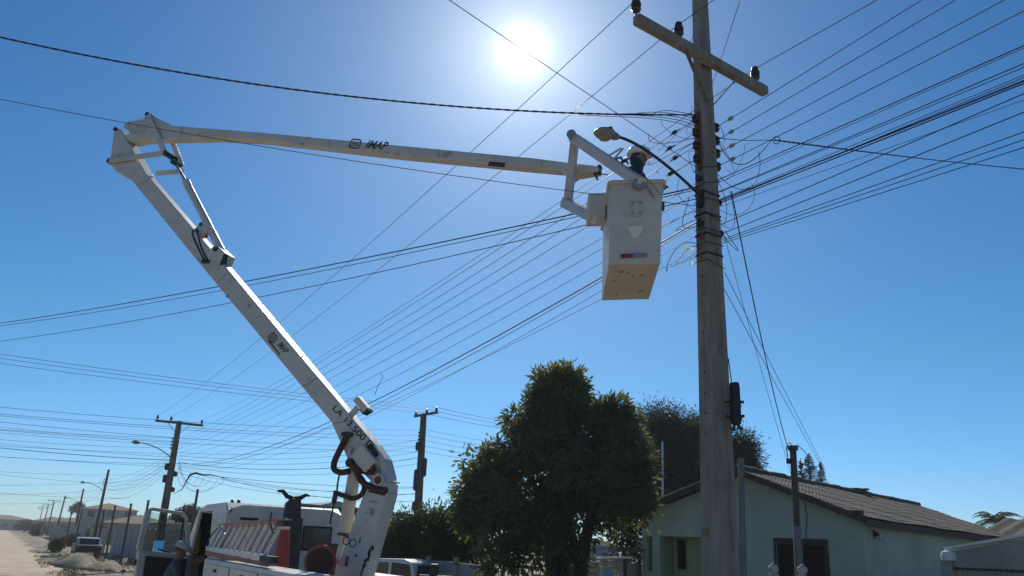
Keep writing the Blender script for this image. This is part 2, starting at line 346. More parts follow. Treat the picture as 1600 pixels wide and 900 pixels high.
for i, (z, sd) in enumerate(((6.355, -1), (5.992, -1), (5.75, -1), (6.102, 1), (5.695, 1))):
    q = PB+NN*(sd*0.13)-U*0.03+UP*z; MB().box(q+NN*sd*0.03, NN*0.035, U*0.03, UP*0.03).cyl(q+NN*sd*0.05-UP*.02, q+NN*sd*0.05+UP*0.05, 0.016, n=8).build('cable_clamp', M_blacksteel, pole, bevel=0.004)
# street lamp on a curved arm
LB = PB-NN*0.13-U*0.04+UP*6.102
lampH = P(962, 213, 7.75); lampE = P(930, 203, 7.55)
lamp = thing('street_lamp', 'street lamp on a curved arm fixed to the concrete pole, in front of the lineman', 'street lamp', LB)
c1 = LB+(lampH-LB)*0.45+UP*0.13; c2 = LB+(lampH-LB)*0.8+UP*0.13
def bez(p0, p1, p2, p3, n=14): return [p0*(1-t)**3+p1*3*t*(1-t)**2+p2*3*t*t*(1-t)+p3*t**3 for t in [i/(n-1) for i in range(n)]]
MB().tube(bez(LB, c1, c2, lampH, 16), 0.0175, 10).build('lamp_arm', M_blacksteel, lamp, smooth=60)
MB().box(LB, NN*0.03, U*0.03, UP*0.10).cyl(LB-UP*.12+NN*.02, LB+UP*.12+NN*.02, 0.012).build('arm_clamp', M_blacksteel, lamp)
ld = (lampE-lampH).normalized(); lx = ld.cross(UP).normalized(); lz = lx.cross(ld).normalized()
M_lamp = mat('lamp_housing_grey', (0.17, 0.17, 0.17), (0.24, 0.24, 0.235), rough=0.5, scale=8)
b = MB(); secs = [(0, .035, .03, .035), (.06, .05, .045, .05), (.065, .03, .028, .03), (.1, .06, .05, .05), (.14, .09, .055, .06), (.24, .10, .05, .07), (.30, .075, .035, .05), (.325, .03, .015, .02)]
vs = []
for d_, hw, ht, hb in secs:
    for k in range(12):
        a = 2*math.pi*k/12; vs.append(lampH-ld*0.03+ld*d_+lx*hw*math.cos(a)+lz*(ht if math.sin(a) > 0 else hb)*math.sin(a))
b.add(vs, [(j*12+i, j*12+(i+1) % 12, (j+1)*12+(i+1) % 12, (j+1)*12+i) for j in range(len(secs)-1) for i in range(12)]+[tuple(range(11, -1, -1)), tuple(84+i for i in range(12))])
hd = b.build('lamp_head', M_lamp, lamp, smooth=45)
MB().lathe(lampH+ld*0.17-lz*0.045, -lz, [(0.075, 0), (0.07, 0.02), (0.05, 0.035), (0.01, 0.04)], 16).build('lamp_lens', mat('lamp_lens_cloudy', (0.36, 0.3, 0.2), rough=0.25, trans=0.3), hd, smooth=60)
MB().cyl(lampH+ld*0.08+lz*0.04, lampH+ld*0.08+lz*0.085, 0.028, n=12).build('photocell', M_blacksteel, hd)
# splice closure
sp = P(1149, 631, 9.0); spl = thing('splice_closure', 'black ribbed cable splice canister strapped to the side of the concrete pole', 'splice closure', sp-UP*0.28)
MB().lathe(sp-UP*0.24, UP, [(0.03, 0), (0.055, 0.015), (0.062, 0.05), (0.068, 0.06), (0.068, 0.09), (0.06, 0.10), (0.06, 0.2), (0.066, 0.205), (0.066, 0.23), (0.06, 0.235), (0.058, 0.44), (0.05, 0.48), (0.02, 0.495)], 14).build('canister', M_black, spl, smooth=40)
for z in (0.02, -0.14):
    MB().bar(sp+UP*z+cr*0.05, sp+UP*z+cr*0.095, 0.03, 0.03).build('lug', M_black, spl)
    MB().bar(sp+UP*z-cr*0.12, sp+UP*z, 0.02, 0.02).build('strap', M_black, spl)
MB().tube([sp-UP*0.2+cr*0.01, sp-UP*0.27+cr*0.03, sp-UP*0.29+cr*0.07], 0.02, 8).build('cable_port', M_black, spl)
MB().tube([sp-UP*0.22-cr*0.02, sp-UP*0.30-cr*0.03, sp-UP*0.27-cr*0.065], 0.018, 8).build('cable_port', M_black, spl)

# ================================================================ FARTHER POLES
BL = PB+U*40
def far_pole(base, h, label, arm=True, lampside=True, r0=0.19, r1=0.12, detail=True, lean=Vector((0, 0, 0)), armdir=NN, m=None):
    m = m or M_conc
    t = thing('utility_pole', label, 'utility pole', base, group='utility poles down the streets')
    top = base+UP*h+lean
    MB().tube([base, base+(top-base)*0.5, top], [r0, (r0+r1)/2, r1], 8).build('shaft', m, t)
    ax = lambda z: base+(top-base)*(z/h)
    ends = None
    if arm:
        a0 = ax(h-0.12)-U*0.16; am = MB().bar(a0-armdir*1.22, a0+armdir*1.22, 0.11, 0.12).build('crossarm', M_wood, t)
        for k in (-1, 1): MB().bar(a0+armdir*0.6*k-UP*0.05, ax(h-0.75)-U*0.1, 0.04, 0.02).build('brace', M_wood, am)
        for k in (-1.13, -0.45, 1.13): insulator(a0+armdir*k+UP*0.06, am, 1.0)
    if detail:
        for z in (h-0.95, h-1.12, h-1.29, h-1.46):
            q = ax(z)-armdir*0.2; MB().lathe(q-UP*0.05, UP, [(0.03, 0), (0.05, 0.01), (0.05, 0.035), (0.028, 0.05), (0.05, 0.065), (0.05, 0.09), (0.03, 0.1)], 8).build('spool_insulator', M_porc, t)
    if lampside:
        l0 = ax(h-2.05); l1 = l0-armdir*1.75+UP*0.72
        la = MB().tube(bez(l0, l0-armdir*0.6+UP*0.5, l0-armdir*1.2+UP*0.7, l1, 9), 0.025, 6).build('lamp_arm', M_blacksteel, t)
        MB().lathe(l1+armdir*0.02, -armdir, [(0.04, 0), (0.09, 0.1), (0.1, 0.28), (0.03, 0.42)], 8).build('lamp_head', M_lamp, la)
    return t
M_brownpole = mat('brown_old_pole', (0.11, 0.085, 0.062), (0.19, 0.155, 0.115), rough=0.9, scale=3, stretch=(3, 3, 0.5), bump=0.3)
p1 = far_pole(BL, 7.62, 'timber-dark utility pole with a crossarm and lamp, behind the open truck door', m=M_brownpole, r0=0.25, r1=0.15)
# boxes and coils on that pole
for z, k, hh in ((5.0, -1, .3), (4.7, 1, .22), (4.35, -1, .35), (3.9, 1, .2)):
    q = BL+NN*(0.24*k)+UP*z; MB().lathe(q, UP, [(0.05, 0), (0.12, 0.05), (0.12, hh), (0.05, hh+0.06)], 8).build('cable_closure', M_black, p1)
far2 = [(2, 7.3, 'utility pole with a lamp arm, first beyond the pole behind the truck door', True, False),
        (3, 7.0, 'slim utility pole standing over the old hatchback', True, False),
        (4, 7.2, 'utility pole in front of the two-storey house, nearer the road', False, False),
        (5, 7.4, 'distant utility pole with a crossarm at the road edge', True, True),
        (6, 7.4, 'small distant utility pole beyond the two-storey house', True, True),
        (7.2, 7.4, 'smallest far utility pole close to the road\'s end', False, True)]
for k, h, lb, lm, am in far2:
    far_pole(PB+U*40*k+NN*(0.6 if k == 3 else 0), h, lb, arm=am, lampside=lm, detail=(k == 2), r0=0.17, r1=0.11, lean=NN*random.uniform(0.0, 0.5), m=M_darkpole)
MPB = P(650, 860, 42.0); MPB.z = 0
mtop = P(662, 648, 42.0)
p2 = far_pole(MPB, mtop.z, 'dark utility pole with a short crossarm standing between the boom and the big tree', lampside=False, lean=Vector((mtop.x-MPB.x, 0, 0)), m=M_darkpole, r0=0.24, r1=0.16, arm=False)
tp = Vector((mtop.x, 42, mtop.z)); am = MB().bar(tp-Vector((0.5, 0, 0.05))-UP*0.06, tp+Vector((0.75, 0, 0.22))-UP*0.06, 0.12, 0.12).build('crossarm', M_wood, p2)
for q in (-0.4, 0.15, 0.65): insulator(tp+Vector((q, 0, q*0.28)), am, 1.1)
for z, k, hh in ((6.9-1.9, -1, .4), (5.6-1.9, 1, .9), (4.9-1.9, -1, 1.0), (3.9-1.9, -1, .4)):
    q = MPB+(mtop-MPB)*((z+1.4)/mtop.z)+Vector((0.2*k, -0.1, 0)); MB().lathe(q, UP, [(0.05, 0), (0.12, 0.08), (0.12, hh), (0.05, hh+0.06)], 8).build('cable_closure', M_black, p2)

# ================================================================ WIRES
def polyline(a, bpt, k, t0, t1, n):   # parabola param along straight a->b with sag coefficient k (at t in 0..1 units of a->b)
    return [a+(bpt-a)*t+UP*(k*t*(t-1)) for t in [t0+(t1-t0)*i/(n-1) for i in range(n)]]
ORD = ['topmost', 'second', 'third', 'fourth', 'fifth', 'sixth', 'seventh', 'eighth', 'ninth', 'tenth', 'eleventh', 'twelfth', 'thirteenth', 'lowest']
STR = []
def wire_obj(pts, r, label, group, m=None, name='overhead_wire', cat='wire', n=5):
    return tag(MB().tube(pts, r*0.72, n).build(name, m or M_wire2, smooth=80), label, cat, group)
def wire(a, b_, sag, r, label, group, **k):
    return wire_obj(polyline(Vector(a), Vector(b_), 4*sag, 0, 1, 17), r, label, group, **k)
def wire3(a, qpx, Yq, mpx, ext, r, label, group, n=24, **k):
    a = Vector(a); q = P(*qpx, Yq); d = (q-a); h = Vector((d.x, d.y, 0)); nn = Vector((h.y, -h.x, 0)).normalized()
    if mpx:
        mp = Ppl(*mpx, a, nn); t = (mp-a).dot(h)/h.dot(h); lin = a+d*t
        kk = (mp.z-lin.z)/(t*(t-1))
    else: kk = 0.0
    return wire_obj(polyline(a, q, kk, 0, 1+ext, n), r, label, group, **k)
def twist(pts, r, turns, n3=2, off=0.009):
    out = []
    for s_ in range(n3):
        o = []
        for i, p in enumerate(pts):
            a = turns*2*math.pi*i/(len(pts)-1)+s_*2*math.pi/n3
            o.append(p+UP*off*math.cos(a)+Vector((0.5, 0.8, 0))*off*math.sin(a))
        out.append(o)
    return out
# high-voltage: far pole behind the truck door -> crossarm -> next pole behind the camera
ft = BL+UP*7.5-U*0.16
gH = 'high-voltage wires along the street'
for i, (q, k) in enumerate(zip(HVT, (-1.13, -0.45, 1.13))):
    lab = ['first', 'second', 'third'][i]
    wire(q, ft+NN*k+UP*0.29, 0.45, 0.0075, f'thin bare wire from the {lab} crossarm insulator down to the far pole crossarm', gH)
    wire(q, q-U*40, 0.45, 0.0075, f'thin bare wire from the {lab} crossarm insulator up out of the picture', gH)
gL = 'low-voltage wires from the pole racks'
for i, q in enumerate(LVL):
    STR.append((q, q+(BL+NN*0.1+UP*(6.35-0.17*i)-q).normalized()*3, (0.35+.1*(i % 2), 0.95+.2*(i % 3))))
    wire(q, BL+NN*0.1+UP*(6.65-0.17*i), 0.35+0.05*i, 0.0072, ['topmost', 'second', 'third', 'lowest'][i]+' of four thin wires from the pole rack behind the bucket to the far pole', gL)
# wires to the right, each through a measured point of the picture
def wire_right(a, px, r, label, group, sag=0.5, L=40, twisted=False, m=None):
    a = Vector(a); q = Ppl(*px, a, NN); t = (a-q).dot(U)
    kk = 4*sag/L**2; m_ = (q.z-a.z)/t-kk*(-t)*0 - kk*t
    # z(t)=a.z + m t + kk t^2 passing through q
    Lx = 26.0
    pts = [a-U*x+UP*(m_*x+kk*x*x) for x in [Lx*(i/27)**1.25 for i in range(28)]]
    if twisted:
        for o in twist(pts, r, 60): pass
    return wire_obj(pts, r, label, group, m=m)
for i, (q, px) in enumerate(zip(LVR, ((1440, 0), (1493, 0), (1569, 0), (1598, 18)))):
    STR.append((q, Ppl(*px, q, NN), (0.22,)))
    wire_right(q, px, 0.0066, ['topmost', 'second', 'third', 'lowest'][i]+' of four thin wires fanning from the pole rack to the upper right', 'wires fanning to the upper right')
gC = 'cables fanning to the right edge'
rt = [(6.41, (1598, 72), 0.0080), (6.377, (1598, 76), 0.0048), (6.256, (1598, 100), 0.0072), (6.234, (1598, 106), 0.0056), (6.124, (1598, 127), .0125), (6.091, (1598, 131), .0095), (6.113, (1598, 122), 0.0056),
      (6.146, (1598, 118), 0.0048), (5.805, (1598, 147), 0.0072), (6.036, (1598, 157), 0.0040), (5.673, (1598, 176), 0.0072), (5.607, (1598, 207), 0.0064), (5.574, (1598, 219), 0.0060), (5.552, (1598, 231), 0.0060)]
rt.sort(key=lambda e: e[1][1])
for i, (z, px, r) in enumerate(rt):
    o = wire_right(PB+NN*(0.14+0.01*(i % 3))+UP*z, px, r, ORD[i]+' of the dark cables that fan from the pole clutter to the right edge', gC, m=M_wire)
# communications cables from the main pole to the far pole
gM = 'cables sagging to the far pole'
for i, (z, z2, r, sg) in enumerate(((6.322, 5.9, 0.0064, .5), (6.19, 5.75, 0.0064, .65), (5.992, 5.55, 0.0060, .75), (5.805, 5.4, 0.0136, .95), (5.772, 5.37, 0.0080, 1.05), (5.64, 5.25, 0.0056, 1.15), (5.442, 5.2, 0.0052, .8))):
    wire(PB-NN*0.14+UP*z, BL+NN*(0.1)+UP*z2, sg, r, ['topmost', 'second', 'third', 'fourth', 'fifth', 'sixth', 'lowest'][i]+' of the dark cables sagging from the pole below the bucket to the far pole' if i != 3 else 'thick black cable bundle sagging below the bucket to the far pole', gM, m=M_wire)
hw = P(586, 617, 22.0)
wire_obj([hw, hw+UP*0.25+Vector((0.05, 0, 0)), hw+UP*0.5+Vector((0.18, 0, 0)), hw+UP*0.62+Vector((0.1, 0, 0))], 0.012, 'stray cable end hooked on the bundle above the boom lamp', None, m=M_wire)
# across the road, to the left edge
gA = 'cables crossing the road to the left edge'
wire3(PB-NN*0.14+UP*6.256, (0, 505), 20, (480, 421), 0.25, .013, 'upper dark cable of three crossing behind the lower boom to the left edge', gA, m=M_wire)
wire3(PB-NN*0.14+UP*6.223, (0, 509), 20, (480, 428), 0.25, .008, 'middle cable of three crossing behind the lower boom to the left edge', gA, m=M_wire)
wire3(PB-NN*0.14+UP*6.102, (0, 533), 20, (480, 449), 0.25, .009, 'lowest cable of three crossing behind the lower boom to the left edge', gA, m=M_wire)
wire3(PB-NN*0.15+UP*5.992, (0, 155), 8.0, (480, 240), 0.3, .0065, 'thin wire slanting across the upper boom and the bucket face', gA)
wire3(PB-NN*0.15-U*0.05+UP*6.465, (702, 0), 6.0, None, 0.6, .006, 'thin wire slanting down past the sun to the concrete pole', None)
# twisted triplex cable at the top left
a = PB-NN*0.15+UP*7.268; q = P(0, 58, 8.0); d = q-a; h = Vector((d.x, d.y, 0)); nn_ = Vector((h.y, -h.x, 0)).normalized()
mp = Ppl(560, 152, a, nn_); t = (mp-a).dot(h)/h.dot(h); kk = (mp.z-(a+d*t).z)/(t*(t-1))
pts = polyline(a, q, kk, 0.03, 1.3, 260)
trp = thing('twisted_cable', 'thick twisted black cable swooping from the top left edge to the concrete pole', 'cable', a)
for o in twist(pts, 0.01, 46, 2, 0.006): MB().tube(o, 0.0075, 5).build('strand', M_wire, trp, smooth=80)
MB().tube(polyline(a, q, kk, 0.0, 1.3, 60), 0.009, 5).build('messenger_wire', M_wire, trp, smooth=80)
for k in range(5):
    e0 = pts[3+k]; e1 = PB-NN*0.14+UP*(7.27-0.06*k)
    MB().tube(bez(pts[8+6*k], pts[8+6*k]+UP*(0.12-0.05*k)+Vector((0.15, 0, 0)), e1+Vector((-.3, -.05, 0.06*k)), e1, 14), 0.0045, 5).build('loose_strand', M_wire, trp, smooth=80)
# service drop going off to the right, twisted, with its curl
a = PB+NN*0.14+UP*7.026
dr = thing('service_cable', 'black service cable dropping gently from the pole rack to the right edge', 'cable', a)
m1 = P(1211, 219, 9.6); e_ = P(1599, 260, 14.0); e2 = m1+(e_-m1)*1.6
pts = polyline(m1, e2, 0.25, 0, 1, 120)
for o in twist(pts, 0.01, 60, 2, 0.008): MB().tube(o, 0.008, 5).build('strand', M_wire, dr, smooth=80)
MB().tube([a, (a+m1)/2-UP*0.02, m1], 0.005, 5).build('messenger_wire', M_wire, dr)
lp = [m1+cu*0.05*math.sin(k/10*6.28)+cr*0.05*math.cos(k/10*6.28)+cr*0.02 for k in range(11)]
MB().tube(lp, 0.006, 5).build('coil', M_wire, dr, smooth=80)
MB().tube(bez(m1-cr*0.05, m1-cr*0.35-cu*0.4, a+cr*0.25-cu*0.5, a+cr*0.05), 0.006, 5).build('drip_loop', M_wire, dr, smooth=80)
# strain insulators on the wires next to the pole
M_strain = mat('pale_strain_insulator', (0.32, 0.28, 0.22), (0.45, 0.4, 0.32), rough=0.5, scale=20)
def strain(q, d):
    d = d.normalized(); prf = [(0.006, -.06), (0.006, 0), (0.024, 0.01), (0.026, 0.03), (0.014, 0.036), (0.026, 0.045), (0.024, 0.065), (0.006, 0.075), (0.006, .13)]
    tag(MB().lathe(q, d, prf, 10).build('strain_insulator', M_strain if d.dot(U) < 0 else M_porc, smooth=50), 'small strain insulator threaded on a wire beside the concrete pole', 'insulator', 'strain insulators beside the concrete pole')
for i, (pa, pb, ds) in enumerate(STR):
    d = pb-pa
    for t in ds: strain(pa+d.normalized()*t, d)
# jumpers and loops crowding the pole
gJ = 'jumper loops crowding the concrete pole'
rj = random.Random(5)
for i in range(24):
    z0 = rj.uniform(5.35, 7.2); z1 = z0+rj.uniform(-0.7, 0.5); sd = -1 if i % 3 else 1
    a = PB+NN*sd*0.15+UP*z0-U*0.05*rj.random(); e = PB+NN*sd*(0.15+rj.uniform(0, 0.25))+U*rj.uniform(-0.3, 0.8)*(-sd)+UP*max(5.3, z1)
    mid1 = a+NN*sd*rj.uniform(0.15, 0.5)+UP*rj.uniform(-0.35, 0.2); mid2 = e+NN*sd*rj.uniform(0.0, 0.25)-UP*rj.uniform(0.05, 0.4)
    wire_obj(bez(a, mid1, mid2, e, 14), rj.choice((.0035, .0045, .006)), 'thin black jumper cable looping out of the tangle on the concrete pole', gJ, m=M_wire, name='jumper_cable', cat='cable')
for i in range(7):     # wraps round the shaft
    z = 5.3+i*0.2+rj.uniform(-.05, .05); k = kz(z); a, c = 0.166*k+0.012, 0.121*k+0.012
    pp = [PB+NN*x*a+U*y*c+UP*(z+dz) for x, y, dz in ((-1, 1, 0), (-1, -1, .03*rj.uniform(-1, 1)), (1, -1, .1*rj.uniform(-1, 1)), (1, 1, .05))]
    wire_obj(pp, .007, 'black cable wrapped flat around the shaft of the concrete pole', 'cables wrapped round the concrete pole', m=M_wire, name='wrapped_cable', cat='cable')
# loose pale wire dangling down the upper shaft
wire_obj([P(1158, -40, 8.91), P(1155, 5, 9.78), P(1137, 60, 9.75), P(1119, 115, 9.70), P(1105, 150, 9.68), P(1098, 178, 9.75)], .009, 'pale frayed wire hanging slantwise over the upper shaft and crossarm', None, m=mat('frayed_wire', (0.25, 0.24, 0.22), rough=0.6))
wire_obj([P(1085, 50, 9.13), P(1072, 85, 9.02), P(1095, 140, 9.80)], .006, 'short stay wire below the left half of the crossarm', None)
# torn plastic caught on the cables
b = MB(); rp = random.Random(3)
for i in range(46):
    q = P(1075+rp.uniform(-16, 14), 398+rp.uniform(-14, 16), 9.1+rp.uniform(-.1, .1)); s_ = rp.uniform(.015, .05)
    b.quad(q, q+Vector((rp.uniform(-1, 1), rp.uniform(-1, 1), rp.uniform(-1, 1)))*s_, q+Vector((rp.uniform(-1, 1), rp.uniform(-1, 1), rp.uniform(-1.4, .6)))*s_)
tag(b.build('torn_plastic', mat('clear_plastic_scrap', (0.62, 0.62, 0.6), rough=0.3, trans=0.5)), 'shredded pale plastic caught on the cables left of the pole', 'plastic scrap', kind='stuff')
# drops from the pole to the service posts of the house
gS = 'service drops to the house posts'
PS1 = P(1239, 702, 17.0); PS2 = P(1158, 716, 17.5)
def drop(px0, px1, Y1, sag, r, label, tw=False):
    a = P(*px0, 9.12); e = P(*px1, Y1) if not isinstance(Y1, Vector) else Y1
    pts = polyline(a, e, 4*sag, 0, 1, 70 if tw else 18)
    if tw:
        t = thing('service_cable', label, 'cable', a, group=gS)
        for o in twist(pts, r, 26, 2, 0.008): MB().tube(o, r, 5).build('strand', M_wire, t, smooth=80)
    else: wire_obj(pts, r, label, gS, m=M_wire)
drop((1143, 300), (1231, 700), 16.9, 0.25, .008, 'twisted black service cable dropping from the pole to the capped post', True)
drop((1132, 425), (1290, 735), 19.5, 0.02, .006, 'thin wire slanting down from the mid shaft past the capped post, upper of two')
drop((1132, 452), (1283, 728), 19.2, 0.02, .006, 'thin wire slanting down from the mid shaft past the capped post, lower of two')
drop((1130, 362), (1250, 790), 17.2, 0.05, .005, 'faint wire dropping from the cable clutter to the house eave')
drop((1138, 560), (1143, 596), 9.0, 0.0, .009, 'short black cable feeding the top of the splice canister')
# cross street in the distance: wires through the middle pole
gX = 'wires of the cross street behind'
for i, (dx, zz, r) in enumerate(((-0.4, -0.1+.25, .013), (0.15, .3, .013), (0.65, .42, .013))):
    a = tp+Vector((dx, 0, zz)); wire(a, a-NN*32+UP*0.2, 0.35, r, 'faint wire high over the far street, running from left edge to the middle pole', gX)
    wire(a, a+NN*9.5-UP*0.3, 0.15, r, 'faint wire leaving the middle pole towards the big tree', gX)
for i in range(5):
    a = MPB+Vector((0.1, 0, 7.5-0.28*i)); wire(a, a-NN*32+UP*random.uniform(-.9, 1.0), 0.4+random.uniform(0, .5), .012, 'faint lower wire across the far street behind the boom', gX)
    wire(a, a+NN*(9.5-.4*i)-UP*(0.1+0.12*i)-U*1.0*i, 0.2, .011, 'faint wire leaving the middle pole towards the big tree', gX)
rw = random.Random(21)
for i in range(9):
    a = BL+NN*0.0+UP*(6.7-0.17*i-(0.15 if i > 3 else 0)); wire(a, a-NN*(16+i % 3)+UP*rw.uniform(-.7, .6), 0.15+.06*(i % 4), .022 if i == 6 else .011, 'dark wire running from the pole behind the truck door to the left edge' if i != 6 else 'thick cable bundle running from the pole behind the truck door to the left edge', 'wires from the pole behind the truck door', m=M_wire)
    if i > 1:
        b2 = MPB+Vector((-0.05, 0, 6.6-0.3*i+1)); wire(BL+NN*0.3+UP*(6.3-0.17*i), b2-UP*(0.9 if i > 6 else 0), 0.25+.05*i, .018 if i == 5 else .011, 'dark cable strung between the two far poles behind the boom' if i != 5 else 'thicker cable strung between the two far poles behind the boom', 'cables between the two far poles', m=M_wire)
for i in range(8):   # slack loops down the road
    a = BL-NN*0.05+UP*(5.9-0.12*i); e = PB+U*80+UP*(6.3-0.16*i); wire(a, e, 0.35+0.22*(i % 4), .011, 'slack cable looping from the pole behind the truck door to the next one', 'cables down the dirt road', m=M_wire)
for k in range(2, 6):
    for i in range(4):
        a = PB+U*40*k+UP*(6.7-0.35*i)+NN*0.2; wire(a, a+U*40, 0.4+0.15*i, .012, 'hair-thin wire strung along the far poles of the dirt road', 'cables down the dirt road')
rl_ = [0, -6, 5, 11, -4, 7]
for i in range(6):   # long faint lines across the lower-left sky
    a = P(-30, 735+9*i+rl_[i], 70); e = P(250-12*i, 748+6*i-rl_[5-i], 82); wire(a, e, 0.2, .014, 'faint wire low over the houses near the left edge', 'faint wires low over the roofs')
rl = random.Random(9)
for i in range(6):   # loose loops hanging on the far pole
    a = BL+NN*0.35+UP*rl.uniform(4.6, 5.6); e = P(300+10*i, 742+2*i, 41); dd = (e-a)
    wire_obj(bez(a, a+dd*0.2-UP*rl.uniform(0.7, 2.0), e-dd*0.25-UP*rl.uniform(0.6, 1.6), e, 14), .010, 'slack cable loop hanging from the pole behind the truck door', 'slack loops on the far pole', m=M_wire)
tag(MB().tube([P(270, 772, 41), P(284, 765, 41), P(291, 752, 41), P(297, 742, 41), P(306, 739, 41), P(316, 742, 41.1), P(330, 742, 41.2), P(352, 747, 41.4)], [.012, .02, .03, .05, .055, .045, .03, .012], 7).build('cable_bundle', M_wire, smooth=60), 'dark lump of bundled cable hanging in the air right of the far pole', 'cable')
for i in range(3): wire(P(345, 745+i, 41.3), MPB+Vector((0, 0, 4.6-.35*i)), 0.15+.1*i, .014, ['upper', 'middle', 'lower'][i]+' cable running from the bundled lump to the middle pole', 'cables from the bundled lump')
# ================================================================ BUCKET TRUCK
C0 = P(570, 850, 11.0); EL = P(195, 220, 13.0)
bd = Vector((EL.x-C0.x, EL.y-C0.y, 0)).normalized()          # boom plane direction (towards the elbow)
bn = Vector((-bd.y, bd.x, 0))
if bn.dot(EYEP-C0) < 0: bn = -bn                              # faces the camera
def B(x, y, off=0.0): return Ppl(x, y, C0, bn)+bn*off
TRB = SW(C0.dot(U), 4.0, 0)
truck = thing('bucket_truck', 'white aerial bucket truck with a folded two-part boom raised over the street', 'truck', TRB)
def bprism(px, th, name, m, parent, off=0.0, bevel=0.012, **k):
    return MB().prism([B(x, y, off) for x, y in px], bn*th).build(name, m, parent, bevel=bevel, **k)
def pin(x, y, th, r, parent, m=M_blacksteel, off=0.0, name='pivot_pin'):
    q = B(x, y, off); o = MB().cyl(q-bn*th/2, q+bn*th/2, r, n=16).build(name, m, parent, bevel=0.006); return o
# --- turret and column
cbase = Vector((C0.x, C0.y, 0)); tb = cbase-bd*(-0.05)
MB().lathe(cbase+UP*0.95, UP, [(0.36, 0), (0.36, 0.12), (0.30, 0.14), (0.30, 0.38), (0.34, 0.40), (0.34, 0.46)], 24).build('turntable', M_paint, truck, smooth=40)
column = bprism([(583, 757), (600, 742), (614, 757), (612, 776), (577, 897), (570, 930), (528, 930), (533, 897)], 0.32, 'boom_column', M_paint, truck)
bprism([(586, 762), (613, 769), (611, 777), (584, 771)], 0.326, 'column_collar', M_rust, column)
for px, py in ((551.5, 845.5), (561.5, 849)):   # two painted rings and a stroke
    q = B(px, py, 0.1625); e1 = (B(575, 850)-B(540, 844)).normalized(); e2 = bn.cross(e1); n_ = 24
    vo = [q+(e1*math.cos(2*math.pi*i/n_)+e2*math.sin(2*math.pi*i/n_))*0.055 for i in range(n_)]; vi = [q+(e1*math.cos(2*math.pi*i/n_)+e2*math.sin(2*math.pi*i/n_))*0.040 for i in range(n_)]
    MB().add(vo+vi, [(i, (i+1) % n_, n_+(i+1) % n_, n_+i) for i in range(n_)]).build('painted_ring', M_text, column)
MB().quad(B(570, 848.5, .1625), B(572.5, 849, .1625), B(574, 840, .1625), B(572.5, 839, .1625)).build('painted_stroke', M_text, column)
for px, py, w_, h_ in ((593, 785, .13, .015), (590, 797, .13, .012), (588, 803, .13, .012), (552, 877, .035, .12), (566, 868, .03, .03)):
    q = B(px, py, 0.165); ux = (B(575, 850)-B(540, 844)).normalized(); uy = bn.cross(ux)
    MB().box(q, ux*w_/2, uy*h_/2, bn*0.002).build('worn_marking', M_rust if py > 860 else M_textg, column)
# rust run on the right edge of the column
rr_ = random.Random(2)
for k in range(11):
    t = k/10; q = B(589-13*t+rr_.uniform(-2, 2), 856+40*t, 0.1615); e1 = (B(575, 850)-B(540, 844)).normalized(); e2 = bn.cross(e1)
    MB().add([q+e1*rr_.uniform(.006, .035)*math.cos(a)+e2*rr_.uniform(.015, .05)*math.sin(a) for a in [i*.785 for i in range(8)]], [tuple(range(8))]).build('rust_patch', M_hose, column)
MB().cyl(B(615, 753, .05), B(627, 755, .05), 0.012, n=8).build('lifting_eye', M_steel, column)
# --- lower boom
lower = bprism([(186, 206), (197, 207), (211, 232), (235, 275), (357, 417), (560, 659), (591, 695), (607, 718), (614, 745), (614, 757), (606, 766), (590, 757), (575, 742), (553, 728), (545, 708), (524, 661), (316, 412), (214, 287), (190, 273), (179, 260)], 0.24, 'lower_boom', M_paint, truck, bevel=0.02)
pin(601, 752, 0.36, 0.085, lower, M_paint, name='pivot_boss'); pin(601, 752, 0.39, 0.05, lower, M_rust)
pin(556, 725, 0.36, 0.06, lower); pin(189, 207, 0.30, 0.04, lower); pin(181, 257, 0.34, 0.05, lower)
# gusset that carries the elbow cylinder
bprism([(331, 399), (346, 386), (359, 399), (344, 437)], 0.28, 'cylinder_bracket', M_paint, lower)
pin(346, 394, 0.31, 0.045, lower)
MB().box(B(355, 409, 0.08), bd*0.03, UP*0.1, bn*0.05).build('rubber_stop', M_black, lower, bevel=0.01)
# box and flood lamp
bx_u = (B(591, 695)-B(524, 661)); bl_d = (B(560, 659)-B(357, 417)).normalized(); bl_p = bn.cross(bl_d).normalized()
MB().box(B(580, 719, 0.16), bl_d*0.16, bl_p*0.11, bn*0.06).build('control_box', M_fibre, lower, bevel=0.02)
MB().bar(B(548, 653, 0.05), B(563, 637, 0.05), 0.07, 0.05, up=bn).build('lamp_bracket', M_cream, lower)
fl = MB().box(B(570, 634, 0.06), (B(562, 624)-B(578, 643))*0.5, (B(564, 637)-B(572, 630))*0.5, bn*0.07).build('flood_lamp', M_cream, lower, bevel=0.012)
MB().box(B(576, 643, 0.06), (B(572, 646)-B(582, 640))*0.5, (B(573, 638)-B(578, 645))*0.5, bn*0.065).build('lamp_glass', M_glass, fl)
